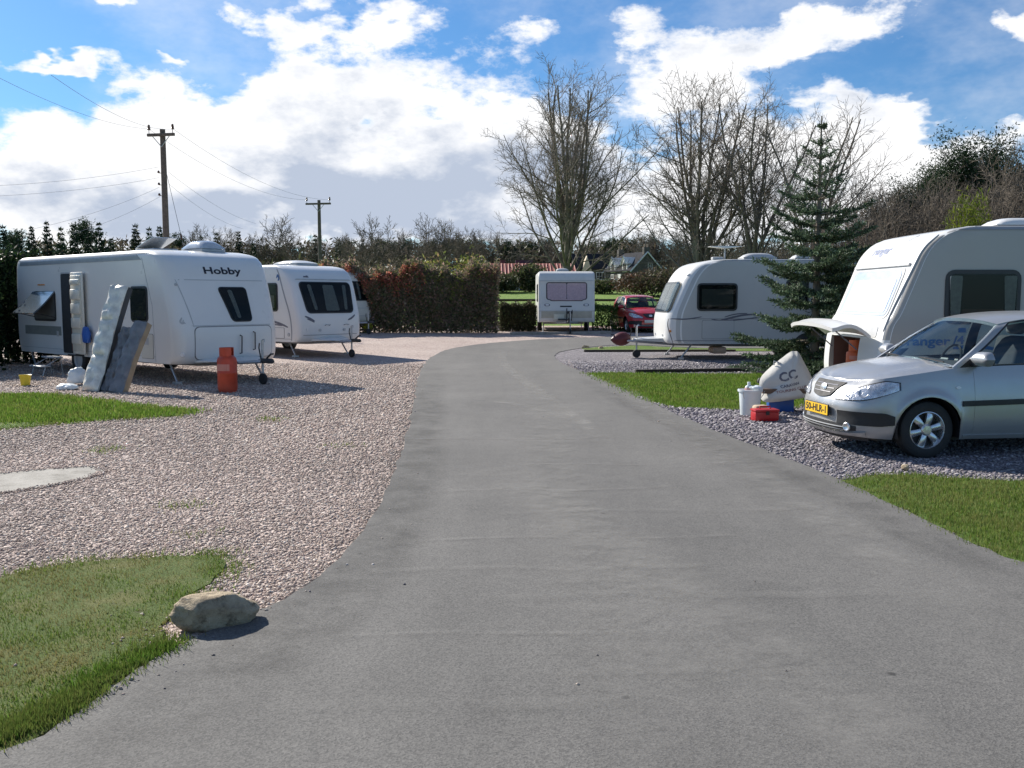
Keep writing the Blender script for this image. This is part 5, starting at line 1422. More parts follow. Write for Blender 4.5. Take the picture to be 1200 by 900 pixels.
bpy.context.view_layer.update()
decal_text('CC', .17, 920, 440, GREYP, R(14), 0, 1.15)
decal_text('CARAVAN', .05, 921, 450, GREYP, R(12), 0, 1.2)
decal_text('TOURING CLUB', .05, 923, 455, mat('faded_red_print', (.30, .18, .16), .7), R(10), 0, 1.3)

# bucket, crate, box and jockey wheel by the drawbar
e = place('bucket', 878.5, 487, .3, 'white plastic bucket holding a bottle, on the slate gravel by the lawn', 'bucket')
b = MB(); b.lathe([(.125, 0), (.13, .01), (.155, .34), (.172, .342), (.174, .37), (.158, .372), (.152, .34), (.122, .02), (0, .02)], 28); b.build('pail', WHITEPL, e, 35)
b = MB(); b.tube([(.168 * math.cos(a), .168 * math.sin(a) * .35 - .10, .35 - .16 * math.sin(a)) for a in np.linspace(0, math.pi, 11)], .005, 5); b.build('handle', GALV, e)
o = empty('spray_bottle', (e.location.x - .02, e.location.y, .03), .5, 'pale bottle with a pinkish label standing in the white bucket', 'bottle')
b = MB(); b.rbox((0, 0, .20), (.11, .07, .40), .03, None, 3); b.build('flask', WHITEPL, o, 40); b = MB(); b.lathe([(.022, .40), (.022, .44), (.018, .445), (0, .446)], 12); b.build('cap', WHITEPL, o, 40); MB().rbox((0, 0, .33), (.112, .072, .10), .02).build('paper_label', mat('pinkish_label', (.6, .35, .33), .6), o)
c_ = cloth('cleaning_rag', (e.location.x + .07, e.location.y - .05, .39), (.09, .08, .035), WHITEPL, 'white rag lying over the rim of the white bucket', 'rag', 31)
e = place('tool_box', 896, 493.5, R(6), 'low red plastic tool box on the slate gravel by the white bucket', 'box')
MB().rbox((0, 0, .07), (.33, .2, .13), .02).build('case', REDPL, e, 35); MB().rbox((0, 0, .15), (.34, .21, .035), .015).build('lid', REDPL, e, 35)
b = MB(); b.tube([(-.07, 0, .165), (-.07, 0, .20), (.07, 0, .20), (.07, 0, .165)], .010, 6); b.build('handle', REDPL, e); MB().rbox((0, -.105, .12), (.05, .012, .05), .004).build('latch', BLACKP, e)
o = empty('sponge', (e.location.x - .02, e.location.y + .16, gz(13)), .3, 'pale yellow sponge box on the gravel behind the red tool box', 'sponge'); MB().rbox((0, 0, .10), (.2, .12, .2), .03).build('block', mat('sponge_foam', (.55, .42, .30), .9, bump=.6), o, 40)
e = place('crate', 914, 482, R(-8), 'blue plastic crate under the white hitch cover', 'crate')
b = MB(); A = lambda k: [[(x * k, y * k, z) for x, y in ((-.17, -.12), (.17, -.12), (.17, .12), (-.17, .12), (-.17, -.12))] for z in (.0, .2)]
b.rbox((0, 0, .01), (.34, .24, .02), .005)
for (x, y, sx_, sy_) in ((-.17, 0, .015, .24), (.17, 0, .015, .24), (0, -.12, .34, .015), (0, .12, .34, .015)): b.rbox((x, y, .13), (sx_, sy_, .25), .005)
b.build('tub', BLUEPL, e, 35); MB().rbox((0, 0, .262), (.38, .28, .03), .01).build('rim', BLUEPL, e, 35)
jw = ra.root
b = MB(); b.tube([(1.02, .12, .10), (1.02, .12, .72)], .024, 8); b.tube([(1.02, .12, .72), (1.09, .12, .74), (1.09, .12, .68)], .011, 6); j = b.build('jockey_stem', GALV, jw, 35)
b = MB(); b.lathe([(.03, -.045), (.11, -.045), (.13, -.025), (.13, .025), (.11, .045), (.03, .045)], 18, T(.30, .22, .13, math.pi / 2)); b.build('jockey_wheel', RUBBER, j, 35)
b = MB(); b.rbox((.7, .30, .32), (1.2, .05, .07), .01); b.build('side_rail', mat('brown_rail', (.14, .09, .06), .7), jw, 35)

# ------------------------------------------------------------------ overhead line
def pole(px, y, ztop, label, arm, r0):
    x = at(px, 300, y).x; e = empty('utility_pole', (x, y, gz(y)), R(-10), label, 'pole', 'wooden utility poles of the overhead line'); h = ztop - gz(y)
    b = MB(); b.tube([(0, 0, -.2), (0, 0, h * .5), (0, 0, h)], [r0, r0 * .88, r0 * .74], 12); b.build('post', POLEW, e, 50)
    b = MB(); b.rbox((0, -.14, h - .25), (arm, .10, .12), .01); b.build('crossarm', POLEW, e, 30)
    b = MB(); b.tube([(-.42, -.14, h - .27), (0, -.12, h - .75)], .018, 5); b.tube([(.42, -.14, h - .27), (0, -.12, h - .75)], .018, 5); b.build('brace', GALV, e)
    for xx in (-arm / 2 + .08, arm / 2 - .08):
        b = MB(); b.tube([(xx, -.14, h - .20), (xx, -.14, h)], .014, 6); b.lathe([(.055, h - .04), (.075, h), (.05, h + .03), (.07, h + .06), (.045, h + .10), (.055, h + .14), (.03, h + .18), (0, h + .185)], 12, T(xx, -.14, 0)); b.build('insulator', PORC, e, 40)
    return e, x, h


p1, x1, h1 = pole(195.5, 40, 8.78, 'taller weathered wooden pole with a short crossarm and stay wire, beyond the first caravan', 1.25, .15)
p2, x2, h2 = pole(375, 62, 8.1, 'thinner reddish pole with braced crossarm, farther off above the second caravan', 1.75, .14)
b = MB()
for z in (6.0, 6.45, 6.95): b.lathe([(.04, z), (.055, z + .04), (.03, z + .10), (0, z + .11)], 10, T(-.22, -.05, -gz(40))); b.tube([(-.22, -.05, z - gz(40)), (0, 0, z - gz(40))], .014, 5)
b.build('shackle', PORC, p1, 40)


def wire(a, c_, sag, label, r=.0055):
    pts = [Vector(a).lerp(Vector(c_), t) - Vector((0, 0, sag * 4 * t * (1 - t))) for t in np.linspace(0, 1, 22)]
    b = MB(); b.tube(pts, r, 5, False); return tag(b.build('overhead_wire', WIREM, None, 60, fix=False), label, 'wire', 'wires strung from the utility poles')


z1 = gz(40) + h1
wire((x1 + .52, 39.9, z1), at(60, 88, 20), .35, 'bare wire running from the right end of the tall pole crossarm up to the left', .005)
wire((x1 - .52, 39.9, z1), at(-60, 60, 20), .35, 'bare wire running from the left end of the tall pole crossarm up to the left', .005)
for k, s_ in ((-.52, 'left'), (.52, 'right')): wire((x1 + k, 39.9, z1 - .02), (x2 + k * 1.5, 61.8, gz(62) + h2), .7, f'bare wire between the {s_} ends of the two pole crossarms', .006)
for zz, px, py, lb in ((7.2, -40, 219, 'topmost service wire from the side of the tall pole to the left edge'), (6.75, -40, 231, 'second service wire from the top on the left of the tall pole'), (6.35, 40, 268, 'third service wire slanting down to the left from the tall pole'), (5.95, 70, 278, 'lowest service wire slanting down to the left from the tall pole')):
    wire((x1 - .2, 39.95, zz), at(px, py, 34), .15, lb)
for zz, px, py, lb in ((7.0, 300, 262, 'upper service wire slanting down to the right from the tall pole'), (6.5, 285, 268, 'lower service wire slanting down to the right from the tall pole')):
    wire((x1 + .2, 39.95, zz), at(px, py, 60), .3, lb)
pa, pb = Vector((x1 + .08, 40, gz(40) + h1 * .80)), Vector((x1 + 1.3, 40.4, gz(40)))
wire(pa, pb, 0, 'steep stay wire with a dark insulator anchoring the tall pole', .011)
m_ = pa.lerp(pb, .42); b = MB(); b.tube([pa.lerp(pb, .40), pa.lerp(pb, .42), pa.lerp(pb, .44)], [.03, .05, .03], 8); o = b.build('stay_insulator', PORC, None, 40); tag(o, 'dark brown insulator on the stay wire of the tall pole', 'insulator')

# ------------------------------------------------------------------ fences
def fence(a, c_, posts, rails, hp, m, label, y_fn=None, rw=.09):
    A, B = Vector(a), Vector(c_); d = B - A; e = empty('rail_fence', (A.x, A.y, gz(A.y)), math.atan2(d.y, d.x), label, 'fence'); L = d.length
    zz = lambda t: gz(A.y + d.y * t) - gz(A.y)
    for i in range(posts + 1):
        t = i / posts; MB().rbox((L * t, 0, zz(t) + hp / 2 - .05), (.11, .11, hp + .1), .01).build('fence_post', m, e)
    for z in rails:
        for i in range(posts):
            t0, t1 = i / posts, (i + 1) / posts
            b = MB(); b.tube([(L * t0 + .01, -.075, zz(t0) + z), (L * t1 - .01, -.075, zz(t1) + z)], rw / 2, 4); b.build('rail', m, e)
    return e


fence((-3, 44), (9.8, 44), 3, (.68, .99), 1.10, FENCEW, 'dark brown two rail fence in the field behind the small old caravan', rw=.11)
fence((6.6, 82), (19, 82), 12, (.55, .98), 1.15, PALEW, 'pale post and rail fence in front of the stone cottage', rw=.13)

# ------------------------------------------------------------------ houses beyond the field
def house(name, loc, rz, label, L, D, he, hr, wm, rm, over=.25):
    e = empty(name, (loc[0], loc[1], gz(loc[1])), rz, label, 'house')
    b = MB(); b.add([(-L / 2, -D / 2, -.3), (L / 2, -D / 2, -.3), (L / 2, D / 2, -.3), (-L / 2, D / 2, -.3), (-L / 2, -D / 2, he), (L / 2, -D / 2, he), (L / 2, D / 2, he), (-L / 2, D / 2, he), (-L / 2, 0, hr), (L / 2, 0, hr)],
          [(0, 1, 5, 4), (1, 2, 6, 9, 5), (2, 3, 7, 6), (3, 0, 4, 8, 7), (0, 3, 2, 1), (4, 5, 9, 8), (6, 7, 8, 9)])
    b.build('wall', wm, e)
    k = (hr - he) / (D / 2); b = MB()
    for s_ in (1, -1):
        ye, ze = s_ * (D / 2 + over), he - over * k
        A = [[(x, ye, ze + .06), (x, 0, hr + .06)] for x in (-L / 2 - over, L / 2 + over)]
        b.slab(A, [[(x, y, z + .12) for x, y, z in r_] for r_ in A])
    rf = b.build('roof', rm, e)
    return e, rf


def hwin(e, x, y, z, w_, h, face, fm=WPAINT):
    """window on the wall facing 'face': y- or x-/x+"""
    if face == 'y': sz, sg, sb, ps = (w_ + .16, .08, h + .16), (w_, .09, h), (.05, .10, h), (x, y, z)
    else: sz, sg, sb, ps = (.08, w_ + .16, h + .16), (.09, w_, h), (.10, .05, h), (x, y, z)
    f_ = MB().box(ps, sz).build('window', fm, e); MB().box(ps, sg).build('pane', DARKIN, f_); MB().box(ps, sb).build('glazing_bar', fm, f_)
    MB().box((ps[0], ps[1], z), (w_, .10, .05) if face == 'y' else (.10, w_, .05)).build('glazing_bar', fm, f_)


e, rf = house('bungalow', (1.75, 86), R(2), 'low pale bungalow with a faded red corrugated roof beyond the field', 7.6, 5, 1.9, 3.15, RENDERW, REDROOF); e.location.z -= .95
b = MB()
for i in range(26):
    x = -4 + 8.0 * i / 25; b.tube([(x, -2.75, 1.9 - .25 * .5 + .2), (x, -.05, 3.15 + .16)], .045, 4)
b.build('roof_ridge', REDROOF, rf).__setitem__('kind', 'stuff')
MB().box((-2.6, .6, 3.2), (.5, .5, .9)).build('chimney', mat('dark_brick', (.14, .06, .06), .9), rf); MB().box((-.6, .8, 3.3), (1.6, .4, .7)).build('dormer', mat('dark_purple', (.08, .05, .07), .9), rf)
for x in (-3.0, -1.9, -.8, .4): hwin(e, x, -2.5, 1.1, .7, 1.0, 'y')
MB().box((-.2, -2.52, .9), (.5, .08, 1.8)).build('door', DARKIN, e)
e, rf = house('stone_cottage', (12.1, 93), R(-68), 'dark stone cottage with slate roof and white bargeboards on two dormers beyond the field', 8.5, 5.2, 2.5, 5.1, STONEW, SLATE); e.scale = (.64, .64, .64)
k = (5.1 - 2.5) / 2.6
for xg in (4.30, -4.30):
    for s_ in (1, -1):
        b = MB(); b.tube([(xg + (.2 if xg > 0 else -.2), s_ * 2.95, 2.22), (xg + (.2 if xg > 0 else -.2), 0, 5.22)], .11, 4); b.build('bargeboard', WPAINT, rf)
for xg in (4.0, -4.0):
    c_ = MB().box((xg, 0, 5.4), (.6, 1.0, 1.1)).build('chimney', STONEW, rf)
    for y in (-.25, .25): b = MB(); b.lathe([(.13, 5.9), (.11, 6.45), (0, 6.45)], 10, T(xg, y, 0)); b.build('chimney_pot', mat('pot', (.45, .33, .24), .8), c_)
for x in (2.2, -1.6):
    d_ = MB().add([(x - .75, -2.66, 2.2), (x + .75, -2.66, 2.2), (x + .75, -2.66, 3.5), (x, -2.66, 4.5), (x - .75, -2.66, 3.5), (x - .75, -.8, 3.5), (x + .75, -.8, 3.5), (x, -.3, 4.5), (x - .75, -1.4, 2.9), (x + .75, -1.4, 2.9)],
           [(0, 1, 2, 3, 4), (4, 3, 7, 5), (3, 2, 6, 7), (0, 4, 5, 8), (2, 1, 9, 6)]).build('dormer', WPAINT, rf)
    MB().box((x, -2.70, 3.1), (.8, .06, .9)).build('dormer_pane', DARKIN, d_)
    b = MB(); b.tube([(x - .95, -2.85, 3.3), (x, -2.85, 4.62), (x + .95, -2.85, 3.3)], .12, 4); b.build('bargeboard', WPAINT, d_)
for x in (2.6, .3, -1.8): hwin(e, x, -2.6, 1.3, .8, 1.1, 'y')
hwin(e, 4.25, -1.2, 1.3, .8, 1.0, 'x'); hwin(e, 4.25, .6, 3.1, .6, .8, 'x')
MB().box((.6, -2.62, .95), (.8, .08, 1.95)).build('door', WPAINT, e)
e, rf = house('slate_house', (8.4, 98), R(8), 'low slate roofed house with a pale pointed gable, left of the stone cottage', 5.4, 4.2, 2.3, 4.2, STONEW, SLATE); e.scale = (.75, .75, .75)
b = MB(); b.add([(-1.9, -2.4, 1.9), (-.5, -2.4, 1.9), (-1.2, -2.4, 4.0), (-1.2, -.4, 4.0), (-1.9, -.9, 1.9), (-.5, -.9, 1.9)], [(0, 1, 2), (0, 2, 3, 4), (2, 1, 5, 3)]); b.build('gable', mat('cream_render', (.6, .5, .38), .8), rf)
for x in (.6, 1.8): hwin(e, x, -2.1, 1.2, .7, 1.0, 'y')

# ------------------------------------------------------------------ bare trees
def grow(r_, trunk_h, height, spread, limbs, rad, levels, twig_r, dens=1.0, lean=.0, up=.13, flare=1.25, low=.3, splits=2):
    """branch polylines [(points, radii)] of a bare broadleaf tree"""
    out = []
    def branch(p, d, L, r0, lev, wob):
        n_ = max(3, min(9, int(L / (.9 if lev < 2 else .45)) + 2)) if lev < 4 else 3
        pts, rads = [p.copy()], [r0]; q_ = p.copy(); dd = d.copy(); tip = max(twig_r * .6, r0 * (.25 if lev else .45))
        for i in range(n_):
            dd = (dd + Vector((r_.gauss(0, wob), r_.gauss(0, wob), r_.gauss(0, wob * .6) + up * (.32 if lev else .1)))).normalized()
            q_ = q_ + dd * (L / n_); pts.append(q_.copy()); rads.append(r0 + (tip - r0) * ((i + 1) / n_) ** .9)
        out.append((pts, rads))
        return pts, rads
    def children(pts, rads, L, lev):
        if lev >= levels: return
        k = max(2, int(({1: 9, 2: 7, 3: 5, 4: 3}.get(lev, 3)) * dens * (.75 + .5 * r_.random()) * min(1.3, L / {1: 6, 2: 2.6, 3: 1.1, 4: .6}.get(lev, 1) + .25)))
        az0 = r_.random() * 6.28
        for i in range(k):
            t = .18 + .80 * (i + r_.random() * .8) / k
            f_ = t * (len(pts) - 1); j = min(len(pts) - 2, int(f_)); u = f_ - j
            p = pts[j].lerp(pts[j + 1], u); rr0 = rads[j] + (rads[j + 1] - rads[j]) * u; d0 = (pts[j + 1] - pts[j]).normalized()
            a = az0 + i * 2.4; perp = d0.orthogonal().normalized(); perp = (Matrix.Rotation(a, 3, d0) @ perp)
            ang = R(r_.uniform(28, 58)); d = (d0 * math.cos(ang) + perp * math.sin(ang)).normalized()
            LL = L * (r_.uniform(.30, .50)) * (1.12 - .52 * t); rc = max(twig_r, min(rr0 * .62, .012 * LL + twig_r * .7))
            if LL < .22: continue
            pp, rd = branch(p, d, LL, rc, lev + 1, .13)
            children(pp, rd, LL, lev + 1)
    tp = [Vector((0, 0, -.2)), Vector((lean * .2, 0, trunk_h * .5)), Vector((lean * .5, 0, trunk_h))]
    out.append((tp, [rad * flare, rad, rad * .9]))
    for i in range(limbs):
        c_ = i < splits
        a = 2.4 * i + r_.uniform(-.3, .3)
        tilt = R(r_.uniform(4, 28)) if c_ else R(r_.uniform(20, 60))
        z = trunk_h * (1 if c_ else r_.uniform(low, 1.35)); sx = math.sin(tilt)
        d = Vector((math.cos(a) * sx, math.sin(a) * sx, math.cos(tilt)))
        L = (height - trunk_h) * (1.0 if c_ else r_.uniform(.62, .92))
        hz = L * sx
        if hz > spread: L *= max(.55, spread / hz)
        st = Vector((lean * .5 * z / trunk_h, 0, min(z, trunk_h)))
        if z > trunk_h and not c_: st = out[1][0][1].lerp(out[1][0][2], r_.random()) if len(out) > 1 else st
        pp, rd = branch(st, d, L, rad * (.62 if c_ else r_.uniform(.26, .40)), 1, .07)
        children(pp, rd, L, 1)
    return out


def tubes_np(branches, sides=None):
    Vs, Fs, base = [], [], 0
    for pts, rads in branches:
        k = sides or (8 if rads[0] > .09 else 5 if rads[0] > .03 else 3)
        P_ = np.array([p[:] for p in pts]); rd = np.array(rads); d = np.gradient(P_, axis=0); d /= np.linalg.norm(d, axis=1)[:, None] + 1e-9
        ref = np.array([0, 0, 1.0]) if abs(d[0, 2]) < .9 else np.array([1.0, 0, 0])
        a = np.cross(d, ref); a /= np.linalg.norm(a, axis=1)[:, None] + 1e-9; b_ = np.cross(d, a)
        th = np.arange(k) * 2 * np.pi / k
        V = P_[:, None] + (a[:, None] * np.cos(th)[None, :, None] + b_[:, None] * np.sin(th)[None, :, None]) * rd[:, None, None]
        n_ = len(P_); Vs.append(V.reshape(-1, 3)); i, j = np.meshgrid(np.arange(n_ - 1), np.arange(k), indexing='ij')
        j2 = (j + 1) % k
        Fs.append((np.stack([i * k + j, i * k + j2, (i + 1) * k + j2, (i + 1) * k + j], -1).reshape(-1, 4)) + base); base += n_ * k
    return np.concatenate(Vs), np.concatenate(Fs)


def bare_tree(label, loc, seed, group, name='bare_tree', cat='tree', bark=BARK, twig=TWIG, split=.035, **kw):
    e = empty(name, (loc[0], loc[1], gz(loc[1])), 0, label, cat, group)
    br = grow(random.Random(seed), **kw)
    big = [b_ for b_ in br if b_[1][0] >= split]; small = [b_ for b_ in br if b_[1][0] < split]
    V, Fa = tubes_np(big); np_mesh('trunk', V, Fa, None, bark, e, True)
    if small: V, Fa = tubes_np(small, 3); np_mesh('crown', V, Fa, None, twig, e, True)
    return e


BT = 'tall bare trees behind the pitches'
def xat(px, y): return ray(px, 300).x / ray(px, 300).y * y


bare_tree('large spreading bare tree behind the small old caravan, alone against the sky', (xat(664, 60), 60), 41, BT, trunk_h=2.6, height=13.6, spread=7.2, limbs=19, rad=.28, levels=5, twig_r=.011, dens=1.0, low=.35, splits=7)
bare_tree('many stemmed bare tree directly above the white curved caravan, leaning left', (xat(822, 52), 52), 12, BT, trunk_h=1.8, height=11.4, spread=4.8, limbs=15, rad=.22, levels=5, twig_r=.0105, dens=1.0, lean=-.2, low=.5, splits=9)
bare_tree('tall bare tree between the many stemmed one and the one behind the fir', (xat(882, 50), 50), 23, BT, trunk_h=2.8, height=11.3, spread=3.6, limbs=12, rad=.20, levels=5, twig_r=.0105, dens=1.0, low=.5, splits=5)
bare_tree('tall bare tree standing right behind the top of the dark fir', (xat(950, 46), 46), 34, BT, trunk_h=3.0, height=9.9, spread=3.6, limbs=11, rad=.18, levels=5, twig_r=.010, dens=1.05, low=.5, splits=3)


# ------------------------------------------------------------------ firs and pines
def quads(P_, D, L, W_, col):
    """elongated leaf quads: base points, directions, lengths, half widths"""
    k = len(P_); D = D / (np.linalg.norm(D, axis=1)[:, None] + 1e-9); r_ = rng.normal(size=(k, 3)); s_ = np.cross(D, r_); s_ /= np.linalg.norm(s_, axis=1)[:, None] + 1e-9
    L = np.asarray(L).reshape(-1, 1) * np.ones((k, 1)); W_ = np.asarray(W_).reshape(-1, 1) * np.ones((k, 1))
    A, M1, Z, M2 = P_, P_ + D * L * .45 + s_ * W_, P_ + D * L, P_ + D * L * .45 - s_ * W_
    V = np.stack([A, M1, Z, M2], 1).reshape(-1, 3); return V, np.arange(4 * k).reshape(-1, 4), np.repeat(col, 4, 0)


def fir(name, label, loc, H, Rb, seed, step, nb, twd, ndl, lq, wq, pal, group=None, cat='tree', top_bare=.12, crown_pow=.85, per=1.0, z0=.15, droop=.12, bark=BARK, rag=.25):
    r_ = random.Random(seed); e = empty(name, (loc[0], loc[1], gz(loc[1])), 0, label, cat, group)
    brs, NP, ND, NC = [([Vector((0, 0, -.1)), Vector((0, 0, H * .5)), Vector((0, 0, H))], [H * .016 + .02, H * .010 + .01, .012])], [], [], []
    pal = np.array(pal); z = z0
    while z < H * .985:
        t = z / H; Rz = Rb * max(.05, (1 - t)) ** crown_pow * r_.uniform(.75, 1.1); k = max(3, int(nb * (1 - .45 * t)))
        a0 = r_.random() * 6.28
        for i in range(k):
            if rag > .5 and r_.random() < .16: continue
            a = a0 + 6.283 * (i + r_.uniform(-.3, .3)) / k; L = Rz * r_.uniform(.87 - rag, .87 + rag); el_ = R(-4 + 42 * t ** 2 + r_.uniform(-8, 8))
            ns = 7; pts = [Vector((0, 0, z))]; h = Vector((math.cos(a), math.sin(a), 0))
            for j in range(1, ns + 1):
                u = j / ns; pts.append(Vector((0, 0, z)) + h * L * u * math.cos(el_) + Vector((0, 0, L * (math.sin(el_) * u - droop * u * (1 - t) + .16 * u ** 3))))
            brs.append((pts, list(np.linspace(.006 + .012 * L, .004, ns + 1))))
            bare = t > 1 - top_bare
            bare = bare and r_.random() < .85; nt = int(twd * L) + 2; shade = r_.uniform(.75, 1.2)
            for q_ in range(nt):
                u = (.16 + .84 * (q_ + r_.random()) / nt) if not bare else r_.uniform(.3, 1); f_ = u * ns; j = min(ns - 1, int(f_)); p = pts[j].lerp(pts[j + 1], f_ - j); d0 = (pts[j + 1] - pts[j]).normalized()
                sd_ = 1 if q_ % 2 else -1; sidev = Vector((-math.sin(a), math.cos(a), 0)) * sd_; tl = L * r_.uniform(.16, .34) * (1.15 - u * .75)
                td = (d0 * .75 + sidev * r_.uniform(.5, .95) + Vector((0, 0, r_.uniform(-.22, .12)))).normalized()
                brs_end = p + td * tl
                kk = max(3, int(ndl * (tl * 3 + .4) * per * (.14 if bare else 1)))
                uu = np.linspace(.02, 1, kk)[:, None]; base = np.array(p[:])[None] + np.array(td[:])[None] * tl * uu
                dirs = np.array(td[:])[None] * .75 + rng.normal(0, .55, (kk, 3)); dirs[:, 2] += .12
                NP.append(base); ND.append(dirs); c_ = pal[rng.integers(0, len(pal), kk)] * shade * (.75 + .5 * rng.random((kk, 1))) * (1 + .35 * (uu > .8)); NC.append(c_)
        z += step * r_.uniform(.8, 1.25) * (1 + .6 * t)
    V, Fa = tubes_np(brs, 4); np_mesh('trunk', V, Fa, None, bark, e, True)
    P_, D, c_ = np.concatenate(NP), np.concatenate(ND), np.concatenate(NC); k = len(P_)
    V, Fa, cc = quads(P_, D, lq * (.7 + .6 * rng.random(k)), wq * (.7 + .6 * rng.random(k)), c_)
    np_mesh('foliage', V, Fa, cc, NEEDLE, e)
    return e


FIRP = [(.05, .08, .045), (.07, .105, .058), (.09, .135, .07), (.035, .058, .038), (.115, .16, .09), (.13, .175, .12)]
fir('fir_tree', 'dark bluish green fir in the lawn between the two right hand caravans', (xat(958, 19.0), 19.0), 5.3, 1.85, 5, .185, 16, 30, 17, .08, .0125, FIRP, None, 'tree', .36, .98, rag=.58)

DARKC = [(.022, .040, .024), (.03, .052, .03), (.036, .062, .034), (.018, .032, .022)]
cprotos = [fir('conifer', 'dark pointed conifer in the row of the far wood', (0, 0), 8.5 + i, 1.9 + .2 * i, 60 + i, .42, 8, 6, 5, .5, .10, DARKC, 'dark conifers of the far wood', 'conifer', .0, .9, z0=.6, per=.8) for i in range(3)]
PINEC = [(.02, .036, .016), (.03, .05, .022), (.04, .06, .03), (.014, .028, .014)]


def pine(label, seed, H, group, kk=16, lq=.42):
    r_ = random.Random(seed); e = empty('pine_tree', (0, 0, 0), 0, label, 'pine', group)
    br = grow(r_, trunk_h=H * .5, height=H * .95, spread=2.2, limbs=8, rad=.17, levels=2, twig_r=.02, dens=.9, low=.7, splits=2)
    V, Fa = tubes_np(br); np_mesh('trunk', V, Fa, None, BARK, e, True)
    P_ = []
    for pts, rd in br[3:]:
        if rd[0] < .10:
            for p in pts[1:]:
                c_ = np.array(p[:]); k = kk; P_.append(c_ + rng.normal(0, 1, (k, 3)) * np.array([.42, .42, .24]))
    P_ = np.concatenate(P_); k = len(P_); pal = np.array(PINEC) * 1.5; D = rng.normal(size=(k, 3)) + np.array([0, 0, .5])
    V, Fa, cc = quads(P_, D, lq, lq * .15, pal[rng.integers(0, 4, k)] * (.7 + .6 * rng.random((k, 1)))); np_mesh('crown', V, Fa, cc, NEEDLE, e)
    return e


pprotos = [pine('dark round topped pine rising out of the far wood', 80 + i, 9.0 + i, 'dark pines of the far wood') for i in range(2)]
# brushy bare trees of the far wood
bprotos = []
for i, (h, kw) in enumerate([(8.0, dict(trunk_h=1.5, spread=3.2, limbs=10, rad=.16)), (9.0, dict(trunk_h=2.2, spread=3.0, limbs=9, rad=.17)), (6.5, dict(trunk_h=.8, spread=3.0, limbs=12, rad=.11))]):
    bprotos.append(bare_tree('brushy grey brown bare tree of the far wood', (0, 0), 90 + i, 'bare trees of the far wood', levels=4, twig_r=.022, dens=1.15, height=h, twig=TWIGB, low=.3, splits=3, **kw))
lab_c, lab_p, lab_b, lab_w, lab_r = [], [], [], [], []


def put(protos, i, x, y, s, rz, label=None, group=None, z=None):
    p = protos[i]; o = p if i not in used_of(protos) else copy_tree(p); used_of(protos).add(i)
    o.location = (x, y, gz(y) if z is None else z); o.scale = (s * random.uniform(.9, 1.1), s * random.uniform(.9, 1.1), s); o.rotation_euler = (0, 0, rz)
    if label: o['label'] = label
    if group: o['group'] = group
    return o


_u = {}
def used_of(pr): return _u.setdefault(id(pr), set())


# row of conifers on the left skyline: (pixel x, pixel y of the top)
for i, (px, py) in enumerate([(-30, 268), (-12, 262), (5, 263), (22, 272), (38, 266), (56, 259), (72, 268), (88, 264), (104, 270), (117, 262), (131, 280), (160, 262), (176, 268), (188, 266), (226, 290), (255, 274), (280, 272), (297, 284), (370, 276), (396, 285), (425, 280), (236, 278)]):
    y = 92 + (i * 37 % 17); x = xat(px, y); zt = EYE + (HZ - py) / F * y * 1.0; h = zt - gz(y); p = i % 3
    lab_c.append((px, put(cprotos, p, x, y, h / (8.5 + p), i * 1.7)))
for i, (px, py) in enumerate([(18, 272), (100, 262), (205, 276), (405, 283), (448, 282), (475, 284), (505, 283), (535, 281), (560, 283), (590, 282), (618, 284), (640, 282), (690, 284), (715, 282), (735, 283), (760, 280), (455, 284), (520, 286), (605, 286)]):
    y = 108 + (i * 29 % 13); x = xat(px, y); zt = EYE + (HZ - py) / F * y; p = i % 2
    lab_p.append((px, put(pprotos, p, x, y, (zt - gz(y)) / (9.0 + p), i * 2.1)))
spots = [(238, 254), (262, 262), (322, 250), (345, 262), (410, 270), (440, 252), (425, 265), (470, 264), (505, 250), (525, 248), (545, 262), (575, 270), (600, 276), (630, 270), (650, 275), (700, 272), (725, 270), (745, 268), (775, 262), (800, 268), (840, 266), (870, 262), (300, 268), (380, 276), (565, 262), (490, 272), (555, 280), (610, 285), (335, 285), (455, 286), (705, 285), (760, 275), (205, 285), (185, 282), (515, 285), (585, 285), (660, 284), (785, 285), (815, 280), (855, 285), (895, 280), (915, 270)]
for i, (px, py) in enumerate(spots):
    y = 100 + (i * 23 % 19) if 0 else 78 + (i * 23 % 27); 
    if 560 < px < 790: y = 104 + (i * 13 % 10)
    x = xat(px, y); zt = EYE + (HZ - py) / F * y; p = i % 3
    lab_b.append((px, put(bprotos, p, x, y, (zt - gz(y)) / (8.0, 9.0, 6.5)[p] * .84, i * 1.3)))

# wood on the rising ground at the right
bw = []
for i, (h, kw) in enumerate([(8.0, dict(trunk_h=1.5, spread=2.6, limbs=11, rad=.12)), (7.0, dict(trunk_h=.8, spread=2.6, limbs=13, rad=.09))]):
    bw.append(bare_tree('brown twiggy bare tree in the thicket at the right', (0, 0), 120 + i, 'bare trees of the thicket on the right', levels=4, twig_r=.013, dens=1.25, height=h, twig=TWIGB, low=.2, splits=4, **kw))
for i, (px, py) in enumerate([(1000, 205), (1018, 190), (1035, 196), (1050, 205), (1062, 186), (1080, 192), (1098, 186), (1115, 190), (1135, 182), (1150, 178), (1165, 158), (1180, 150), (1200, 152), (1218, 150), (1025, 225), (1045, 232), (1075, 225), (1105, 220), (1130, 215), (1155, 200), (1175, 195), (1195, 190), (1240, 160), (1265, 165), (985, 235), (1010, 245), (1060, 245), (1090, 240), (1120, 245), (1150, 235), (1190, 230), (1225, 225), (1300, 170), (1340, 180)]):
    y = 36 + (i * 7 % 12); x = xat(px, y); zt = EYE + (HZ - py) / F * y; p = i % 2
    lab_w.append((px, put(bw, p, x, y, (zt - gz(y)) / (8.0, 7.0)[p] * .80, i * 1.9)))
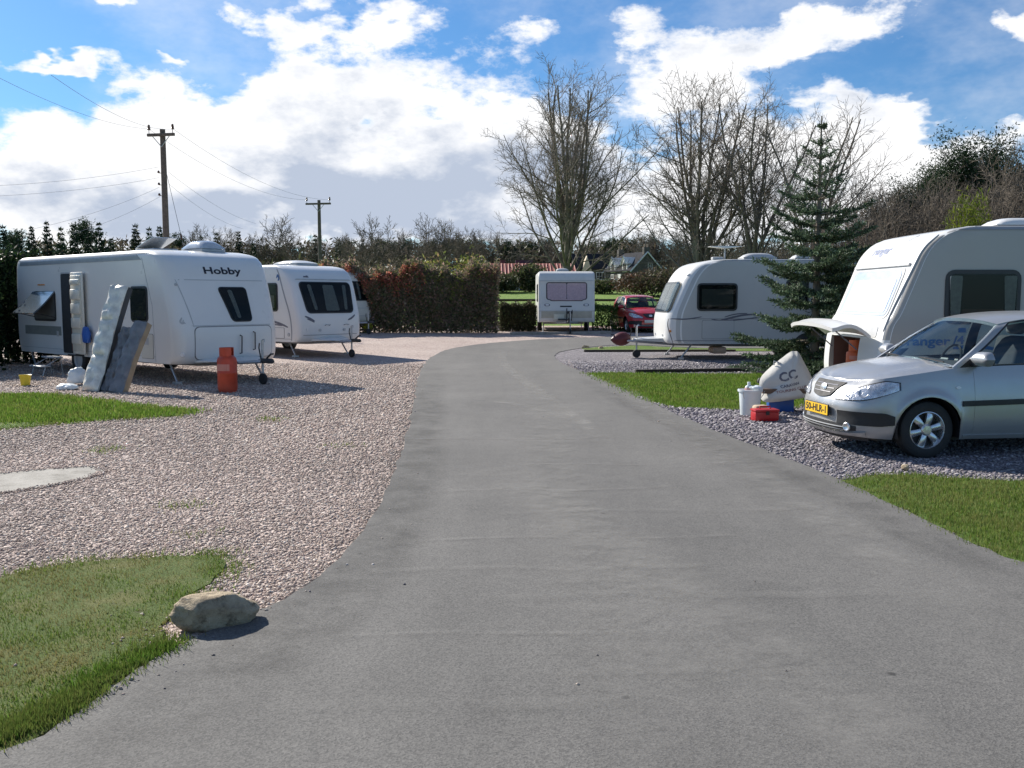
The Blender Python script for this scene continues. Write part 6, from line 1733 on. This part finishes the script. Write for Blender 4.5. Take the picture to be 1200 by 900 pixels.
rp = [pine('dark pine rising above the bare thicket on the right', 86, 10.0, 'dark pines in the thicket on the right', 60, .2)]
for i, (px, py) in enumerate([(1148, 160), (1118, 182), (1088, 200), (1060, 212), (1166, 178), (1104, 196), (1038, 230), (1133, 186)]):
    y = 47 + i % 3; x = xat(px, y); lab_r.append((px, put(rp, 0, x, y, (EYE + (HZ - py) / F * y - gz(y)) / 10.0, i * 1.1)))


# ------------------------------------------------------------------ undergrowth, hedges and shrubs
def leaf_cloud(name, n_, fn, pal, L, W_, m=LEAF, parent=None, upb=.3, jit=.6):
    P_ = fn(n_); k = len(P_); D = rng.normal(size=(k, 3)); D[:, 2] += upb; pal = np.array(pal)
    V, Fa, cc = quads(P_, D, L * (.6 + .8 * rng.random(k)), W_ * (.6 + .8 * rng.random(k)), pal[rng.integers(0, len(pal), k)] * (1 - jit / 2 + jit * rng.random((k, 1))))
    return np_mesh(name, V, Fa, cc, m, parent)


def belt(x0, x1, y0, y1, zfn):
    def f(n_):
        x = x0 + (x1 - x0) * rng.random(n_); y = y0 + (y1 - y0) * rng.random(n_); t = rng.random(n_)
        lump = .75 + .25 * np.sin(x * .55 + 1.3 * np.sin(x * .23)) * np.cos(y * .4)
        z = np.array([gz(v) for v in y]) + t * zfn(x) * lump
        return np.stack([x, y, z], 1)
    return f


BR = [(.085, .072, .05), (.11, .088, .06), (.055, .066, .035), (.09, .095, .045), (.13, .105, .075), (.06, .052, .038)]
tag(leaf_cloud('far_undergrowth', 60000, belt(-100, 60, 106, 128, lambda x: 5.2 + 0 * x), BR, .75, .10, jit=.8), kind='stuff')
tag(leaf_cloud('thicket_undergrowth', 42000, belt(14.5, 42, 38, 50, lambda x: np.clip(2.2 + (x - 14) * .30, 2, 6.5)), BR, .34, .035, jit=.8), kind='stuff')
tag(leaf_cloud('far_undergrowth', 9000, belt(-45, -8, 62, 76, lambda x: 3.0 + 0 * x), BR, .5, .06, jit=.8), kind='stuff')


def hedge(name, label, a, c_, h, th, n_, pal, L, W_, tops=None, stems=40, cat='hedge', group=None, hf=None):
    A, B = Vector(a), Vector(c_); d = B - A; e = empty(name, (A.x, A.y, gz(A.y)), math.atan2(d.y, d.x), label, cat, group); LL = d.length
    hf = hf or (lambda x: 1 + .08 * np.sin(x * 2.1) + .06 * np.sin(x * 5.3 + 1) + .05 * np.sin(x * 11.7))
    def fn(k):
        x = rng.random(k) * LL; face = rng.random(k); z = rng.random(k) ** .8; y = np.where(face < .55, -th / 2 + np.abs(rng.normal(0, .12, k)), (rng.random(k) - .5) * th)
        z = np.where((face > .55) & (face < .85), 1.03 + rng.normal(-.04, .075, k), z)
        y = y + .10 * np.sin(x * 3.1 + z * 5) * (face < .55)
        H_ = h * hf(x); bulge = 1 - .25 * np.maximum(0, z - .8) / .2
        return np.stack([x, y * bulge, z * H_ + .02], 1)
    leaf_cloud('foliage', n_, fn, pal, L, W_, LEAF, e)
    br = []; r_ = random.Random(int(LL * 100))
    for i in range(stems):
        x = LL * (i + r_.random()) / stems; y = r_.uniform(-th * .35, th * .35); zt = h * float(hf(np.array([x]))[0]) * r_.uniform(.8, 1.12)
        br.append(([Vector((x, y, 0)), Vector((x + r_.uniform(-.15, .15), y + r_.uniform(-.1, .1), zt * .5)), Vector((x + r_.uniform(-.3, .3), y + r_.uniform(-.2, .2), zt))], [.03, .018, .006]))
    V, Fa = tubes_np(br, 4); np_mesh('stems', V, Fa, None, TWIGB, e)
    if tops: tops(e, LL, h, th, hf)
    return e


HED = [(.14, .14, .075), (.17, .175, .09), (.24, .19, .13), (.27, .19, .145), (.32, .22, .17), (.14, .155, .07)]
REDT = [(.40, .11, .08), (.46, .17, .12), (.33, .12, .08), (.24, .15, .06), (.50, .24, .15)]
YELT = [(.18, .22, .05), (.24, .25, .07), (.30, .21, .11), (.15, .18, .045)]


def photinia(e, LL, h, th, hf):
    def mk(x0, x1, zlo):
        def f(k):
            x = LL * (x0 + (x1 - x0) * rng.random(k)); t = np.abs(rng.normal(0, 1, k)); z = np.maximum(zlo - .15 * rng.random(k), 1.06 - .22 * t)
            return np.stack([x, -th / 2 + rng.random(k) * th * .9 - .06, z * h * hf(x)], 1)
        return f
    o = leaf_cloud('new_growth', 16000, mk(.0, .6, .45), REDT, .11, .026, LEAF, e); o['label'] = 'red young leaves along the top of the hedge'
    o = leaf_cloud('pale_growth', 4200, mk(.45, .98, .6), YELT, .11, .026, LEAF, e); o['label'] = 'yellowish young leaves at the right of the hedge'
    o = leaf_cloud('end_growth', 2600, mk(.84, 1.0, .35), [(.22, .12, .08), (.28, .16, .11), (.18, .14, .08)], .11, .022, LEAF, e); o['label'] = 'pinkish leaves at the right end of the hedge'


hedge('hedge', 'tall dark hedge with red young leaves on top, behind the left row of caravans', (-7.6, 37.0), (-.55, 36.7), 2.22, 1.3, 60000, HED, .13, .034, photinia, 50)
hedge('hedge', 'low trimmed dark hedge just left of the small old caravan', (-.5, 38.0), (.98, 38.0), .92, .7, 9000, [(.05, .06, .03), (.07, .08, .04), (.08, .07, .045)], .10, .022, None, 24)
hedge('hedge', 'low greener hedge between the small old caravan and the red car', (3.32, 38.4), (9.5, 38.6), .88, .7, 13000, [(.09, .16, .035), (.12, .20, .05), (.07, .115, .03), (.15, .22, .055)], .09, .022, None, 36)
hedge('hedge', 'tall dark conifer hedge at the far left beside the first caravan', (-16.6, 21.4), (-11.75, 23.9), 2.45, 1.6, 36000, [(.012, .026, .012), (.018, .038, .014), (.028, .05, .018), (.01, .018, .01)], .13, .03, None, 30)
hedge('hedge', 'bushy dark hedge at the left edge behind the verge lawn', (-17.5, 16.5), (-11.9, 21.3), 1.8, 1.4, 16000, [(.012, .026, .012), (.018, .038, .014), (.03, .05, .018)], .13, .03, None, 24)


def shrub(label, x, y, rx, h, n_, pal, L=.14, W_=.03, cat='shrub', group=None, upb=.3, name='shrub'):
    e = empty(name, (x, y, gz(y)), 0, label, cat, group)
    def fn(k):
        d = rng.normal(size=(k, 3)); d /= np.linalg.norm(d, axis=1)[:, None]; r_ = rng.random(k) ** .45; lump = 1 + .22 * np.sin(d[:, 0] * 5 + x) * np.cos(d[:, 2] * 4 + d[:, 1] * 5)
        p = d * (r_ * lump)[:, None]; return np.stack([p[:, 0] * rx, p[:, 1] * rx, h * .52 + p[:, 2] * h * .5], 1)
    leaf_cloud('foliage', n_, fn, pal, L, W_, LEAF, e, upb)
    br = []; r_ = random.Random(int(x * 100))
    for i in range(10): br.append(([Vector((0, 0, -.05)), Vector((r_.uniform(-.3, .3) * rx, r_.uniform(-.3, .3) * rx, h * .4)), Vector((r_.uniform(-.8, .8) * rx, r_.uniform(-.8, .8) * rx, h * r_.uniform(.7, 1)))], [.03, .02, .008]))
    V, Fa = tubes_np(br, 4); np_mesh('stems', V, Fa, None, TWIGB, e); return e


DKG = [(.055, .075, .028), (.08, .095, .04), (.10, .095, .055), (.045, .055, .025)]
shrub('dark shrub at the right end of the red roofed bungalow', xat(620, 80), 80, 1.7, 2.3, 2600, DKG, .3, .07)
shrub('olive shrub at the left end of the red roofed bungalow', xat(583, 78), 78, 2.0, 1.6, 2200, DKG, .3, .07)
shrub('long brown shrub below the pale fence, left of centre', xat(705, 76), 76, 1.6, 1.1, 1800, DKG, .25, .06)
shrub('reddish brown shrub below the pale fence above the red car', xat(752, 72), 72, 2.4, 1.8, 2800, [(.10, .055, .035), (.08, .05, .035), (.06, .05, .03)], .25, .05)
shrub('dark brown shrub above the roof of the red car', xat(778, 70), 70, 2.2, 2.2, 2600, BR, .25, .05)
shrub('bright yellow green bamboo like shrub over the roof of the right caravan', xat(1135, 30), 30, .75, 4.75, 6000, [(.16, .21, .02), (.22, .26, .03), (.12, .16, .02), (.08, .10, .02)], .22, .014, upb=1.2)
shrub('dull green bush between the fir and the right caravan', xat(1000, 24), 24, 1.2, 2.9, 5000, DKG, .14, .03)
shrub('pale yellow green shrub tip showing over the middle of the hedge', xat(508, 42), 42, 1.0, 3.05, 1800, YELT, .2, .035)
shrub('pale yellow green shrub tip showing over the right half of the hedge', xat(552, 42), 42, 1.0, 3.25, 1800, YELT, .2, .035)
shrub('low yellow gorse bush at the foot of the far caravan', xat(433, 37.2), 36.4, .22, .5, 500, [(.45, .42, .03), (.5, .5, .08)], .08, .03)
shrub('green topped bush over the dark hedge at the left edge', xat(8, 24.6), 24.6, 1.3, 2.75, 5000, [(.05, .085, .02), (.07, .11, .03), (.03, .055, .016)], .15, .035)

ORD = ['first', 'second', 'third', 'fourth', 'fifth', 'sixth', 'seventh', 'eighth', 'ninth', 'tenth', 'eleventh', 'twelfth', 'thirteenth']


def name_by_place(lst, what, marks):
    """say which one by counting from the nearest landmark"""
    seen = {}
    for px, o in sorted(lst, key=lambda t: min(abs(t[0] - m[0]) for m in marks)):
        m = min(marks, key=lambda m: abs(px - m[0])); key = (m[1], px < m[0]); k = seen.get(key, 0); seen[key] = k + 1
        o['label'] = f"{ORD[k]} {what} {'left' if px < m[0] else 'right'} of {m[1]}"


FAR = [(195.5, 'the tall pole'), (375, 'the thinner pole'), (664, 'the lone bare tree'), (500, 'the middle of the red tipped hedge'), (70, 'the first caravan door'), (840, 'the white curved caravan roof aerial')]
name_by_place(lab_c, 'dark pointed conifer', FAR)
name_by_place(lab_p, 'dark round topped pine', FAR)
name_by_place(lab_b, 'brushy far bare tree', FAR)
RGT = [(958, 'the fir'), (1040, 'the right hand caravan front'), (1135, 'the yellow green shrub'), (1200, 'the right edge of the photo')]
name_by_place(lab_w, 'twiggy bare thicket tree', RGT)
name_by_place(lab_r, 'dark thicket pine', RGT)
